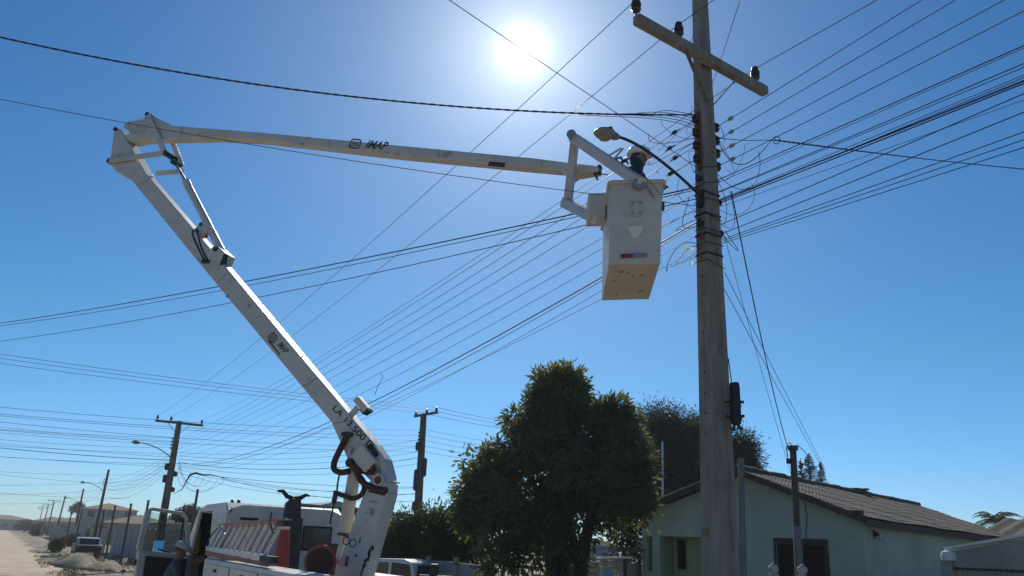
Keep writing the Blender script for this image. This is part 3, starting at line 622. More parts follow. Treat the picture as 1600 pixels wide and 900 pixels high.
# writing on the lower boom
td = (B(560, 659, .125)-B(357, 417, .125)).normalized(); tu = bn.cross(td) if bn.cross(td).z > 0 else -bn.cross(td)
lettering('LA 13.500 D', B(558, 669, 0.1225), (B(583, 698)-B(528, 640)), tu, 0.125, M_text, lower, fit=0.86, bold=0.02)
emb = lambda q, xd, yd, s_, par: emblem(q, xd, yd, s_, par)
def emblem(q, xd, yd, s_, par):
    xd = xd.normalized(); yd = yd.normalized(); zz = xd.cross(yd)
    b = MB(); n = 20; vo, vi = [], []
    for k in range(n):
        a = 2*math.pi*k/n; c_, s2 = math.cos(a), math.sin(a); rr = 1/((abs(c_)**4+abs(s2)**4)**0.25)
        vo.append(q+xd*c_*rr*s_*1.25+yd*s2*rr*s_); vi.append(q+xd*c_*rr*s_*0.98+yd*s2*rr*s_*0.72)
    b.add(vo+vi, [(k, (k+1) % n, n+(k+1) % n, n+k) for k in range(n)])
    for o, w_ in ((0.36, .8), (0.0, .86), (-0.36, .8)):
        b.quad(q+xd*-w_*s_+yd*(o-.10)*s_, q+xd*w_*s_+yd*(o-.10)*s_, q+xd*w_*s_*0.9+yd*(o+.10)*s_, q+xd*-w_*s_*.9+yd*(o+.10)*s_)
    return b.build('emblem', M_text, par)
emblem(B(434, 531, 0.123), td, tu, 0.065, lower)
lettering('IMAP', B(449, 546, 0.123), td, tu, 0.125, M_text, lower, shear=0.3, fit=0.22, bold=0.02)
MB().box(B(436, 546, 0.1225), td*0.16, tu*0.010, bn*0.001).build('painted_stripe', M_text, lower)
# worn chips on the lower boom
for px, py, a_, c_ in ((363, 466, .05, .03), (397, 481, .06, .025), (318, 408, .05, .015), (355, 455, .04, .015), (480, 560, .02, .03), (424, 510, .02, .02), (345, 440, .015, .02), (540, 676, .07, .012)):
    q = B(px, py, 0.1222); MB().quad(q+td*a_, q+tu*c_, q-td*a_*.8, q-tu*c_*.9).build('paint_chip', M_cream if px == 540 else M_textg, lower)
for pa_, pb_ in (((221, 295), (243, 285)), ((318, 413), (336, 401)), ((345, 447), (364, 430)), ((480, 608), (505, 592)), ((527, 664), (560, 659))):   # weld seams across the side
    qa, qb = B(*pa_, 0.121), B(*pb_, 0.121); qa, qb = qa+(qb-qa)*.12, qb-(qb-qa)*.12; MB().bar(qa, qb, 0.006, 0.012, up=bn.cross(qb-qa)).build('weld_seam', M_textg, lower)
rg_ = random.Random(12)
def smear(par, px, py, off, dirv, n_, spread, m):
    for _ in range(n_):
        q = B(px+rg_.uniform(-spread, spread), py+rg_.uniform(-spread*.5, spread), off); a_ = rg_.uniform(.01, .035); c_ = rg_.uniform(.03, .10)
        sd = bn.cross(dirv); MB().add([q+sd*a_*math.cos(t)*rg_.uniform(.6, 1)+dirv*c_*math.sin(t)*rg_.uniform(.6, 1) for t in [i*.785 for i in range(8)]], [tuple(range(8))]).build('grease_stain', m, par)
M_grease = mat('grease_smear', (0.34, 0.30, 0.25), (0.44, 0.40, 0.34), rough=0.6, scale=40)
smear(lower, 601, 735, 0.1215, UP, 5, 6, M_grease); smear(lower, 195, 250, 0.1215, UP, 5, 8, M_grease); smear(lower, 560, 705, 0.1215, UP, 4, 6, M_grease); smear(column, 585, 800, 0.1622, UP, 3, 10, M_grease)
# --- lift cylinder of the lower boom
cy = thing  # (kept short)
ca, cb_ = B(557, 727, 0.02), B(539, 836, 0.02); cd = (cb_-ca).normalized()
lift = MB().cyl(ca, cb_, 0.085, n=20).build('lift_cylinder', M_cream, truck, smooth=50, bevel=0.008)
MB().cyl(cb_-cd*0.03, cb_+cd*0.012, 0.092, n=20).build('gland_ring', M_rust, lift, smooth=50)
MB().cyl(cb_, B(527, 892, 0.02), 0.05, n=14).build('piston_rod', M_steel, lift, smooth=50)
q = B(524, 893, 0.02); MB().cyl(q-bn*.1, q+bn*.1, 0.11, n=20).build('rod_eye', M_paint, lift, bevel=0.01); MB().cyl(q-bn*.115, q+bn*.115, 0.065, n=16).build('pivot_pin', M_blacksteel, lift)
def hose(px, r, m=M_hose, parent=lower, off=0.17, name='hydraulic_hose'):
    pts = [B(x, y, off+(o[0] if o else 0)) for x, y, *o in px]; fine = []
    for i in range(len(pts)-1):
        p0, p1, p2, p3 = pts[max(i-1, 0)], pts[i], pts[i+1], pts[min(i+2, len(pts)-1)]
        for k in range(6):
            t = k/6; fine.append(0.5*((2*p1)+(p2-p0)*t+(2*p0-5*p1+4*p2-p3)*t*t+(3*p1-p0-3*p2+p3)*t**3))
    fine.append(pts[-1]); return MB().tube(fine, r, 10).build(name, m, parent, smooth=60)
hose([(553, 682), (547, 694), (540, 708), (533, 724), (533, 735), (543, 740), (556, 738)], 0.042)
hose([(545, 681), (553, 681), (560, 682)], 0.03, M_blacksteel)
hose([(562, 730), (568, 740), (574, 752), (584, 760), (600, 766), (614, 768)], 0.042)
hose([(568, 742), (577, 752), (579, 764), (574, 775), (562, 780), (548, 776), (537, 772)], 0.034)
hose([(536, 768), (534, 778), (532, 788)], 0.034, M_blacksteel)
hose([(541, 742), (538, 758), (537, 770)], 0.012, M_black)
hose([(533, 788), (530, 800), (527, 815), (528, 820)], 0.012, M_black)
hose([(568, 735), (580, 740), (594, 738), (590, 724)], 0.03, M_hose)
for i in range(8): hose([(585+i, 699+2*i), (588+i*1.1, 700+2*i)], 0.012, M_black, off=0.14)
hose([(584, 698), (592, 706), (597, 714)], 0.03, M_black, off=0.13)
# --- upper boom
UT = [(202, 200), (207, 193), (226, 191), (235, 185), (244, 185), (276, 200), (415, 211), (625, 231), (835, 251), (898, 259), (932, 263), (939, 266), (938, 272), (928, 273), (903, 277), (894, 284), (881, 271), (835, 267), (625, 247), (415, 223), (345, 219), (272, 221), (212, 222)]
upper = bprism(UT, 0.19, 'upper_boom', M_paint, truck, bevel=0.02)
pin(238, 184, 0.28, 0.045, upper); pin(205, 202, 0.26, 0.05, upper, M_paint, name='pivot_boss')
bprism([(200, 215), (212, 213), (238, 215), (236, 221), (210, 226), (204, 222)], 0.2, 'rubber_pad', M_cream, upper)
ud = (B(835, 259)-B(415, 217)).normalized(); uu = bn.cross(ud); uu = uu if uu.z > 0 else -uu
emblem(B(560, 229, 0.0965), ud, uu, 0.085, upper)
lettering('IMAP', B(592, 231.5, 0.0965), ud, uu, 0.185, M_text, upper, shear=0.35, fit=0.40, bold=0.03)
q = B(780, 261.5, 0.0975); MB().box(q, ud*0.13, uu*0.035, bn*0.002).build('scuff_mark', M_text, upper)
for px, py in ((225, 189), (318, 213), (315, 216), (206, 197), (610, 243), (625, 246)):
    q = B(px, py, 0.0965); MB().quad(q+ud*.025, q+uu*.012, q-ud*.02, q-uu*.014).build('paint_chip', M_text, upper)
MB().box(B(937, 267, 0.03), ud*0.025, uu*0.06, bn*0.05).build('tip_fitting', M_blacksteel, upper, bevel=0.008)
MB().bar(B(930, 272, 0.05), B(935, 283, 0.05), 0.03, 0.03).build('tip_hook', M_blacksteel, upper)
MB().tube([B(938, 272, .03), B(945, 275, .05), B(952, 276, .06)], 0.008, 6).build('tip_hose', M_black, upper)
smear(upper, 225, 205, 0.0962, UP, 5, 9, M_grease); smear(upper, 700, 247, 0.0962, ud, 3, 8, M_grease); smear(upper, 480, 222, 0.0962, ud, 3, 8, M_grease)
for px_ in (290, 520, 690, 850):
    t_ = (px_-276)/(898-276); MB().bar(B(px_, 201+57*t_, 0.0958), B(px_, 218+50*t_, 0.0958), 0.006, 0.010, up=ud).build('weld_seam', M_textg, upper)
# --- elbow linkage and its cylinder
def link(p, q_, wd, th, off, parent=truck, m=M_paint, name='link_bar'):
    return MB().bar(B(*p, off), B(*q_, off), th, wd, up=UP).build(name, m, parent, bevel=0.008)
link((182, 257), (266, 246), 0.10, 0.03, 0.16, upper); link((233, 265), (276, 261), 0.09, 0.03, -0.16, upper)
link((239, 186), (267, 245), 0.10, 0.03, 0.135, upper); link((252, 194), (276, 255), 0.09, 0.03, -0.135, upper)
pin(267, 245, 0.34, 0.048, upper); pin(275, 256, 0.2, 0.04, upper, M_blacksteel)
ec = MB().cyl(B(292, 287), B(346, 392), 0.062, n=18).build('elbow_cylinder', M_paint, truck, smooth=50, bevel=0.008)
MB().cyl(B(271, 250), B(293, 289), 0.028, n=12).build('piston_rod', M_steel, ec, smooth=50)
MB().cyl(B(290.5, 284), B(294, 291), 0.07, n=18).build('gland_ring', M_cream, ec, smooth=50)
MB().box(B(321, 359, 0.02), (B(330, 352)-B(313, 366))*0.5, (B(316, 354)-B(326, 364))*0.5, bn*0.06).build('valve_block', M_paint, ec, bevel=0.01)
for px, py in ((317, 351), (326, 370), (312, 362)): MB().cyl(B(px, py, .05), B(px+3, py+4, .11), 0.025, n=8).build('valve_fitting', M_blacksteel, ec)
hose([(312, 363), (309, 370), (315, 385), (322, 400), (328, 411)], 0.012, M_black, ec, off=0.13)
hose([(316, 362), (318, 372), (322, 388), (328, 402), (334, 412)], 0.012, M_black, ec, off=0.13)
hose([(325, 413), (337, 413)], 0.03, M_black, ec, off=0.13)
# --- bucket
BK = 0.885
bkt0 = Vector((1.235*BK, 9.6*BK, 1.9+4.63*BK)); bx = Vector((0.70, 0.0, 0.05))*BK; bdp = Vector((0.05, 1.2, -0.17))*BK; bdn = Vector((-0.03, 0.0, -1.13))*BK
def bp(a, d, h): # across, deep, down ; the tub narrows a little to its floor
    k = 1-0.05*h; return bkt0+bx*(0.5+(a-0.5)*k)+bdp*(0.5+(d-0.5)*(1-0.10*h))+bdn*h
b = MB(); outer = [(0, 0), (1, 0), (1, 1), (0, 1)]
tk = 0.045
ro = [bp(a, d, 0) for a, d in outer]; fo = [bp(a, d, 1) for a, d in outer]
ri = [bp(0.5+(a-.5)*(1-2*tk), 0.5+(d-.5)*(1-1.4*tk), 0) for a, d in outer]; fi = [bp(0.5+(a-.5)*(1-2*tk), 0.5+(d-.5)*(1-1.4*tk), 0.96) for a, d in outer]
b.add(ro+fo+ri+fi, [(0, 1, 5, 4), (1, 2, 6, 5), (2, 3, 7, 6), (3, 0, 4, 7), (4, 5, 6, 7), (8, 12, 13, 9), (9, 13, 14, 10), (10, 14, 15, 11), (11, 15, 12, 8), (12, 15, 14, 13), (0, 8, 9, 1), (1, 9, 10, 2), (2, 10, 11, 3), (3, 11, 8, 0)])
bucket = b.build('bucket', M_fibre, truck, bevel=0.035, segs=4)
b = MB(); rimc = [bp(a*1.03-.015, d*1.02-.01, 0.012) for a, d in outer]
for i in range(4): b.bar(rimc[i], rimc[(i+1) % 4], 0.05, 0.045)
b.build('rim', M_fibre, bucket, bevel=0.015)
fr = lambda a, h, off=0.006: bp(a, 0, h)+Vector((0, -off, 0))   # point on the front face
fx = bx.normalized(); fy = -bdn.normalized()
b = MB(); pl = [fr(a, h, 0.02) for a, h in ((0.40, 0.25), (0.44, 0.24), (0.56, 0.24), (0.60, 0.25), (0.585, 0.42), (0.415, 0.42))]
for i in range(len(pl)): b.bar(pl[i], pl[(i+1) % len(pl)], 0.012, 0.022)
b.build('moulded_ring', M_fibre, bucket, bevel=0.004)
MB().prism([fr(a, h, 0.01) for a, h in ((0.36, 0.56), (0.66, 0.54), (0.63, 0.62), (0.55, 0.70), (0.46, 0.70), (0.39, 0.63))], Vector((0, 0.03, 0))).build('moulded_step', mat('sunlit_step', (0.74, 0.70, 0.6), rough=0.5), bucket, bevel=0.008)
MB().box(fr(0.36, 0.905, .012), fx*0.075, fy*0.025, Vector((0, .002, 0))).build('reflective_strip', M_textr, bucket)
MB().box(fr(0.60, 0.90, .012), fx*0.082, fy*0.025, Vector((0, .002, 0))).build('reflective_strip', M_textg, bucket)
MB().box(fr(0.27, 0.908, .011), fx*0.012, fy*0.025, Vector((0, .002, 0))).build('reflective_strip', M_text, bucket)
for a, h in ((0.42, .27), (0.585, .275), (0.43, .40), (0.58, .40)): MB().cyl(fr(a, h, 0.0), fr(a, h, 0.035), 0.012, n=8).build('rivet', M_textg, bucket)
rb_ = random.Random(4)
for i in range(9):
    q = bp(rb_.uniform(.12, .88), rb_.uniform(.12, .88), 1.0); MB().cyl(q+UP*.01, q-UP*0.004, 0.014, n=8).build('drain_plug', M_text, bucket)
MB().box(bp(1, 0.03, 0.30)+fx*0.01, fx*0.015, fy*0.05, Vector((0, .03, 0))).build('rim_bracket', M_blacksteel, bucket)
# bracket box on the side of the bucket and the levelling arms
lf = bp(0, 0.5, 0.45); MB().box(P(931, 328, 9.1), Vector((0.105, -0.02, 0)), Vector((0, 0.14, -0.02)), Vector((0, 0, 0.15))).build('mounting_box', M_fibre, bucket, bevel=0.015)
def arm2(a, e, wd, th, name, m=M_paint): return MB().bar(a, e, wd, th).build(name, m, bucket, bevel=0.012)
vt, vb = B(904, 232, 0.2), B(894, 322, 0.2)
arm2(vt, vb, 0.12, 0.10, 'levelling_arm'); arm2(B(889, 326, 0.2), P(938, 345, 9.0), 0.13, 0.13, 'support_arm')
jt = B(905, 231, 0.3); je = P(1003, 287, 8.42)
jib = arm2(jt, je, 0.11, 0.13, 'jib_beam'); MB().cyl(jt-bn*0.12, jt+bn*0.12, 0.065, n=14).build('pivot_pin', M_textg, jib)
jd = (je-jt); jn = jd.cross(bn).normalized(); jn = jn if jn.z > 0 else -jn
for t in (0.62, 0.70, 0.8):
    q = jt+jd*t+jn*0.08; MB().tube([q-jd.normalized()*.05, q+jn*0.05, q+jd.normalized()*.06+jn*.03], 0.014, 6).build('hydraulic_fitting', M_blacksteel, jib)
MB().tube([jt+jd*.5+jn*.05, jt+jd*.54+jn*.22, jt+jd*.56+jn*.24, jt+jd*.58+jn*.05], 0.014, 6).build('guard_loop', M_alu, jib)
MB().tube(bez(jt+jd*.66+jn*.05, jt+jd*.68+jn*.25, jt+jd*.8+jn*.24, jt+jd*.86+jn*.05, 10), 0.012, 6).build('hydraulic_hose', M_black, jib)
MB().cyl(fr(0.53, 0.055, 0.0), fr(0.53, 0.055, 0.09), 0.07, n=16).build('winch_drum', M_textg, jib, bevel=0.01)
MB().bar(fr(0.56, 0.0, 0.09), fr(0.82, 0.235, 0.06), 0.02, 0.02).build('lever_rod', M_textg, jib); MB().bar(fr(0.62, -0.02, 0.1), fr(0.95, 0.2, 0.06), 0.01, 0.01).build('lever_rod', M_textg, jib)
# --- chassis, deck, side boxes, wheels
s0 = C0.dot(U)
ch = MB(); [ch.swbox(8.2, 18.0, w0, w0+0.1, 0.62, 0.82) for w0 in (3.55, 4.35)]; ch.build('chassis', M_blacksteel, truck)
MB().swbox(8.0, 14.0, 2.72, 5.25, 0.9, 0.98).build('deck', M_concgrey, truck)
for w0, w1 in ((2.70, 3.14), (4.84, 5.28)):
    sb = MB().swbox(8.9, 13.95, w0, w1, 0.984, 1.52 if w0 < 3 else 1.40).build('side_box', M_paint, truck, bevel=0.015)
    if w0 < 3:
        for a_, e_ in ((12.1, 13.8), (10.55, 12.0), (9.0, 10.45)):
            dl = MB().swbox(a_, e_, w0-0.02, w0-0.003, 1.04, 1.46).build('box_lid', M_paint, sb, bevel=0.008)
            MB().swbox((a_+e_)/2-.06, (a_+e_)/2+.06, w0-0.045, w0-0.02, 1.36, 1.40).build('latch', M_blacksteel, dl)
            MB().swbox((a_+e_)/2-.02, (a_+e_)/2+.02, w0-0.03, w0-0.021, 1.1, 1.3).build('door_seam', M_textg, dl)
MB().swbox(8.0, 8.06, 2.72, 5.25, 0.55, 0.89).build('rear_bumper', M_rust, truck)
def wheel(s_, w_, twin=False):
    c = SW(s_, w_, 0.42); sd = -1 if w_ < 4 else 1
    t = MB().lathe(c-NN*0.14, NN, [(0.24, 0), (0.38, 0.01), (0.42, 0.05), (0.42, 0.23), (0.38, 0.27), (0.24, 0.28)], 28).build('wheel', M_black, truck, smooth=40)
    MB().lathe(c+NN*sd*0.10, NN*sd, [(0.24, 0), (0.235, 0.045), (0.12, 0.02), (0.10, 0.06), (0.02, 0.065)], 20).build('rim', M_dirtywhite, t, smooth=40)
for s_ in (10.6, 16.1):
    for w_ in (3.1, 4.9): wheel(s_, w_)
for w_ in (3.0, 5.0):   # outriggers
    o_ = MB().swbox(13.0, 13.2, w_-0.1, w_+0.1, 0.25, 0.88).build('outrigger', M_paint, truck, bevel=0.01); MB().cyl(SW(13.1, w_, 0.0), SW(13.1, w_, 0.05), 0.17, n=16).build('foot_pad', M_blacksteel, o_); MB().cyl(SW(13.1, w_, 0.05), SW(13.1, w_, 0.25), 0.05).build('outrigger_leg', M_steel, o_)
# --- cab: shell panels round a dark interior
CS0, CS1, CW0, CW1, CZ0, CZ1 = 14.25, 18.1, 3.0, 5.0, 0.72, 2.40
cab = MB().prism([SW(s_, 4.0, z_) for s_, z_ in ((CS0, CZ0), (CS0, 2.22), (CS0+0.10, 2.34), (CS0+0.3, CZ1), (CS0+1.9, CZ1-0.01), (CS0+2.5, 2.30), (CS0+3.3, 1.5), (CS1, 1.38), (CS1, CZ0))], NN*1.2).build('cab', M_cabin, truck)
def shell(poly, ext, name, m=M_paint, bev=0.04, par=cab): return MB().prism(poly, ext).build(name, m, par, bevel=bev, segs=3)
shell([SW(CS0-0.02, w_, z_) for w_, z_ in ((CW0+0.03, CZ0), (CW0+0.02, 2.18), (CW0+0.12, 2.34), (CW0+0.25, 2.38), (CW1-0.25, 2.38), (CW1-0.12, 2.34), (CW1-0.02, 2.18), (CW1-0.03, CZ0))], U*0.10, 'rear_panel', bev=0.03)
shell([SW(s_, 4.0, z_) for s_, z_ in ((CS0+0.06, 2.32), (CS0+0.25, 2.415), (CS0+1.9, 2.41), (CS0+2.45, 2.34), (CS0+2.45, 2.28), (CS0+0.06, 2.28))], NN*1.98, 'roof_panel', bev=0.06)
for w_, lef in ((CW0+0.03, True), (CW1-0.03, False)):
    shell([SW(s_, w_, z_) for s_, z_ in ((CS0+0.02, CZ0), (CS0+0.02, 2.3), (CS0+0.2, 2.37), (CS0+1.22, 2.37), (CS0+1.10, 1.9), (CS0+1.05, CZ0))], NN*0.06, 'rear_pillar_panel', bev=0.02)
    shell([SW(s_, w_, z_) for s_, z_ in ((CS0+2.30, 2.36), (CS0+2.5, 2.34), (CS0+3.36, 1.5), (CS1, 1.40), (CS1, CZ0), (CS0+2.72, CZ0), (CS0+2.72, 1.5))], NN*0.06, 'front_pillar_panel', bev=0.02)
    shell([SW(s_, w_, z_) for s_, z_ in ((CS0+1.225, 2.37), (CS0+2.29, 2.36), (CS0+2.27, 2.28), (CS0+1.21, 2.28))], NN*0.06, 'door_header', bev=0.01)
    shell([SW(s_, w_, z_) for s_, z_ in ((CS0+1.06, CZ0), (CS0+2.71, CZ0), (CS0+2.71, CZ0+0.12), (CS0+1.06, CZ0+0.12))], NN*0.06, 'sill_panel', bev=0.01)
    if not lef:
        shell([SW(s_, w_, z_) for s_, z_ in ((CS0+1.08, 0.86), (CS0+2.69, 0.86), (CS0+2.69, 1.5), (CS0+1.11, 1.5))], NN*0.05, 'door', bev=0.01)
        shell([SW(s_, w_, z_) for s_, z_ in ((CS0+1.12, 1.51), (CS0+2.68, 1.51), (CS0+2.28, 2.27), (CS0+1.23, 2.27))], NN*0.02, 'door_window', M_glass, 0)
MB().prism([SW(CS0+2.52, 4.0, 2.28), SW(CS0+3.36, 4.0, 1.5), SW(CS0+3.33, 4.0, 1.47), SW(CS0+2.49, 4.0, 2.25)], NN*1.85).build('windscreen', M_glass, cab)
shell([SW(s_, 4.0, z_) for s_, z_ in ((CS0+3.36, 1.49), (CS1+0.02, 1.39), (CS1+0.02, CZ0), (CS1-0.05, CZ0), (CS1-0.05, 1.3), (CS0+3.3, 1.4))], NN*1.86, 'bonnet', bev=0.03)
# steering wheel and seat seen through the open side
MB().swbox(CS0+1.1, CS0+1.6, 3.12, 3.38, 1.1, 1.75).build('seat', M_greyshirt, cab, bevel=0.05)
# rear window and vent slot from measured points
wa, za = onS(474, 821, CS0-0.08); wb, zb = onS(516, 862, CS0-0.08)
MB().box(SW(CS0-0.075, (wa+wb)/2, (za+zb)/2), NN*(wb-wa)/2, UP*(za-zb)/2, U*0.012).build('rear_window_seal', M_black, cab, bevel=0.05, segs=4)
MB().box(SW(CS0-0.09, (wa+wb)/2, (za+zb)/2), NN*((wb-wa)/2-.03), UP*((za-zb)/2-.03), U*0.006).build('rear_window', M_glass, cab, bevel=0.03, segs=4)
wa, za = onS(375, 813, CS0-0.08); wb, zb = onS(404, 809, CS0-0.08)
MB().box(SW(CS0-0.072, (wa+wb)/2, (za+zb)/2), NN*(wb-wa)/2, UP*0.022, U*0.006).build('vent_slot', M_cabin, cab)
wa, za = onS(555, 862, CS0-0.08); MB().box(SW(CS0-0.075, wa-.2, za), NN*0.25, UP*0.12, U*0.01).build('lower_rear_window', M_glass, cab)
# the open driver's door
Hs, Hw, Es, Ew = 16.95, 3.0, 16.72, 2.06
H_ = SW(Hs, Hw); E_ = SW(Es, Ew); dv = (E_-H_); dn_ = Vector((dv.y, -dv.x, 0)).normalized()
def dq(t, z): return H_+dv*t+UP*z
door = MB().prism([dq(0, 0.85), dq(1, 0.85), dq(1.02, 1.55), dq(0.0, 1.50)], dn_*0.09).build('open_door', M_paint, truck, bevel=0.03, segs=3)
fb = MB()
fp = [(0.02, 1.52), (0.20, 2.16), (0.28, 2.24), (0.88, 2.29), (0.95, 2.25), (1.0, 1.56)]
for i in range(len(fp)-1):
    wd_ = 0.11 if i == len(fp)-2 else 0.06
    a_, e_ = dq(*fp[i]), dq(*fp[i+1]); fb.bar(a_, e_, 0.07, wd_, up=dn_.cross(e_-a_))
fb.build('window_frame', M_paint, door, bevel=0.015)
MB().prism([dq(0.06, 1.53), dq(0.22, 2.15), dq(0.9, 2.24), dq(0.96, 1.56)], dn_*0.006).build('door_glass', glassmat('clear_glass', (0.82, 0.88, 0.88)), door)
MB().bar(dq(0.22, 1.52), dq(0.24, 2.18), 0.03, 0.025).build('quarter_light_bar', M_black, door)
sgn = 1 if dn_.dot(U) < 0 else -1   # inner side faces the cab's rear
MB().prism([dq(0.06, 0.95)+dn_*sgn*0.055, dq(0.86, 0.95)+dn_*sgn*0.055, dq(0.88, 1.46)+dn_*sgn*0.055, dq(0.06, 1.42)+dn_*sgn*0.055], dn_*0.02).build('door_trim', M_cabin, door, bevel=0.01)
MB().box(dq(1.03, 1.35), dv.normalized()*0.02, dn_*0.03, UP*0.05).build('door_latch', M_blacksteel, door)
# wing mirror beyond the door
mq = dq(0.55, 1.63)-dn_*sgn*0.22
mn = ((EYEP-mq).normalized()+Vector((0.55, -0.8, 0.22)).normalized()).normalized(); mx_ = mn.cross(UP).normalized(); my_ = mx_.cross(mn)
mir = MB().box(mq-mn*0.03, mx_*0.11, mn*0.03, my_*0.115).build('wing_mirror', M_black, door, bevel=0.03, segs=3)
MB().box(mq+mn*0.004, mx_*0.095, mn*0.003, my_*0.1).build('mirror_glass', M_mirror, mir, bevel=0.02)
MB().tube([dq(0.3, 1.5), mq-UP*0.05], 0.015, 6).build('mirror_arm', M_black, mir)
# boom rest behind the cab
RS = 13.45
rest = MB().prism([SW(RS, w_, z_) for w_, z_ in ((3.70, 0.98), (3.72, 1.75), (3.74, 2.42), (3.82, 2.50), (3.96, 2.49), (3.99, 2.22), (4.03, 2.2), (4.06, 0.98))], U*0.16).build('boom_rest', M_blacksteel, truck, bevel=0.012)
MB().tube([SW(RS, 3.58, 2.60), SW(RS, 3.66, 2.61), SW(RS, 3.74, 2.53), SW(RS, 3.84, 2.50), SW(RS, 3.96, 2.51), SW(RS, 4.05, 2.57), SW(RS, 4.12, 2.56)], [0.02, 0.035, 0.04, 0.04, 0.04, 0.03, 0.015], 8).build('rest_cradle', M_blacksteel, rest, smooth=60)

# ================================================================ LOAD ON THE TRUCK
# extension ladder standing on its edge on the side box
la0, lz0 = onW(338, 822, 2.85); la1, lz1 = onW(441, 814, 2.85); lb0, lzb0 = onW(326, 857, 2.85); lb1, lzb1 = onW(420, 872, 2.85)
TL, TR_, BLd, BRd = SW(la0, 2.9, lz0), SW(la1, 2.9, lz1), SW(lb0, 2.82, lzb0), SW(lb1, 2.82, lzb1)
lad = thing('extension_ladder', 'extension ladder with orange rails lying on its edge on the truck side box', 'ladder', BRd)
for a_, e_ in ((TL, TR_), (BLd, BRd)): MB().bar(a_, e_, 0.035, 0.075).build('rail', M_orange if a_ is TL else M_alu, lad, bevel=0.006)
MB().bar(BLd-UP*0.075, BRd-UP*0.075+NN*.03, 0.035, 0.06).build('rail', M_orange, lad, bevel=0.006)
for i in range(11):
    t = 0.04+0.92*i/10; MB().cyl(BLd+(BRd-BLd)*t+NN*0.0, TL+(TR_-TL)*t, 0.02, n=8).build('rung', M_alu, lad, smooth=60)
    if i % 2: MB().bar(BLd+(BRd-BLd)*(t+.02)+NN*0.08, TL+(TR_-TL)*(t+.02)+NN*0.08, 0.03, 0.03).build('rung', M_alu, lad)
for t in (0.12, 0.86):
    q = TL+(TR_-TL)*t; MB().tube([q+UP*0.12-NN*.05, q-NN*.06, q-UP*0.10-NN*.05+U*-.12, q-UP*.13-NN*.04-U*.2], 0.012, 6).build('rail_hook', M_alu if t < .5 else M_black, lad)
MB().tube(bez(TL+U*-.1, TL+U*0.35-UP*.05, BLd+U*.35+UP*.05, BLd, 10), 0.012, 6).build('end_loop', M_black, lad)
q = BRd+(TR_-BRd)*0.95; MB().box(q+U*0.05, U*0.16, NN*0.05, UP*0.04).build('rung_lock', M_black, lad, bevel=0.01)
MB().box(BRd-U*0.12-UP*.01, U*0.28, NN*0.05, UP*0.04).build('ladder_foot', M_black, lad, bevel=0.01)
# upright traffic cone and one on its side
cs, cz = onW(440, 872, 3.35)
cone = thing('traffic_cone', 'orange traffic cone standing upright at the end of the ladder', 'traffic cone', SW(cs, 3.35, 1.0), group='traffic cones on the truck')
MB().lathe(SW(cs, 3.35, 1.0), UP, [(0.15, 0), (0.15, 0.03), (0.13, 0.035), (0.115, 0.4), (0.10, 0.65), (0.07, 0.98), (0.06, 1.0)], 20).build('cone_body', M_cone, cone, smooth=40)
MB().lathe(SW(cs, 3.35, 2.0), UP, [(0.06, 0), (0.07, 0.03), (0.06, 0.08), (0.02, 0.085)], 12).build('cone_cap', M_dirtywhite, cone, smooth=40)
rs, rz = onW(500, 878, 3.3); rc = SW(rs, 3.3, rz); ax = (rc-EYEP); ax.z = 0; ax = (ax.normalized()+NN*0.3).normalized()
cone2 = thing('traffic_cone', 'orange traffic cone lying on its side with its dark hollow base towards the viewer', 'traffic cone', rc-UP*0.2, group='traffic cones on the truck')
MB().lathe(rc, ax, [(0.165, 0), (0.20, 0.0), (0.20, 0.03), (0.16, 0.04), (0.05, 0.62), (0.04, 0.62)], 26).build('cone_body', M_cone, cone2, smooth=40)
MB().lathe(rc, ax, [(0.168, -0.004), (0.16, -0.002), (0.10, 0.01), (0.02, 0.012)], 26).build('hollow', mat('cone_inside_shade', (0.05, 0.016, 0.012), (0.09, 0.03, 0.02), rough=0.8, scale=60), cone2, smooth=40)  # base is closed; this dark disc paints the shade of the hollow

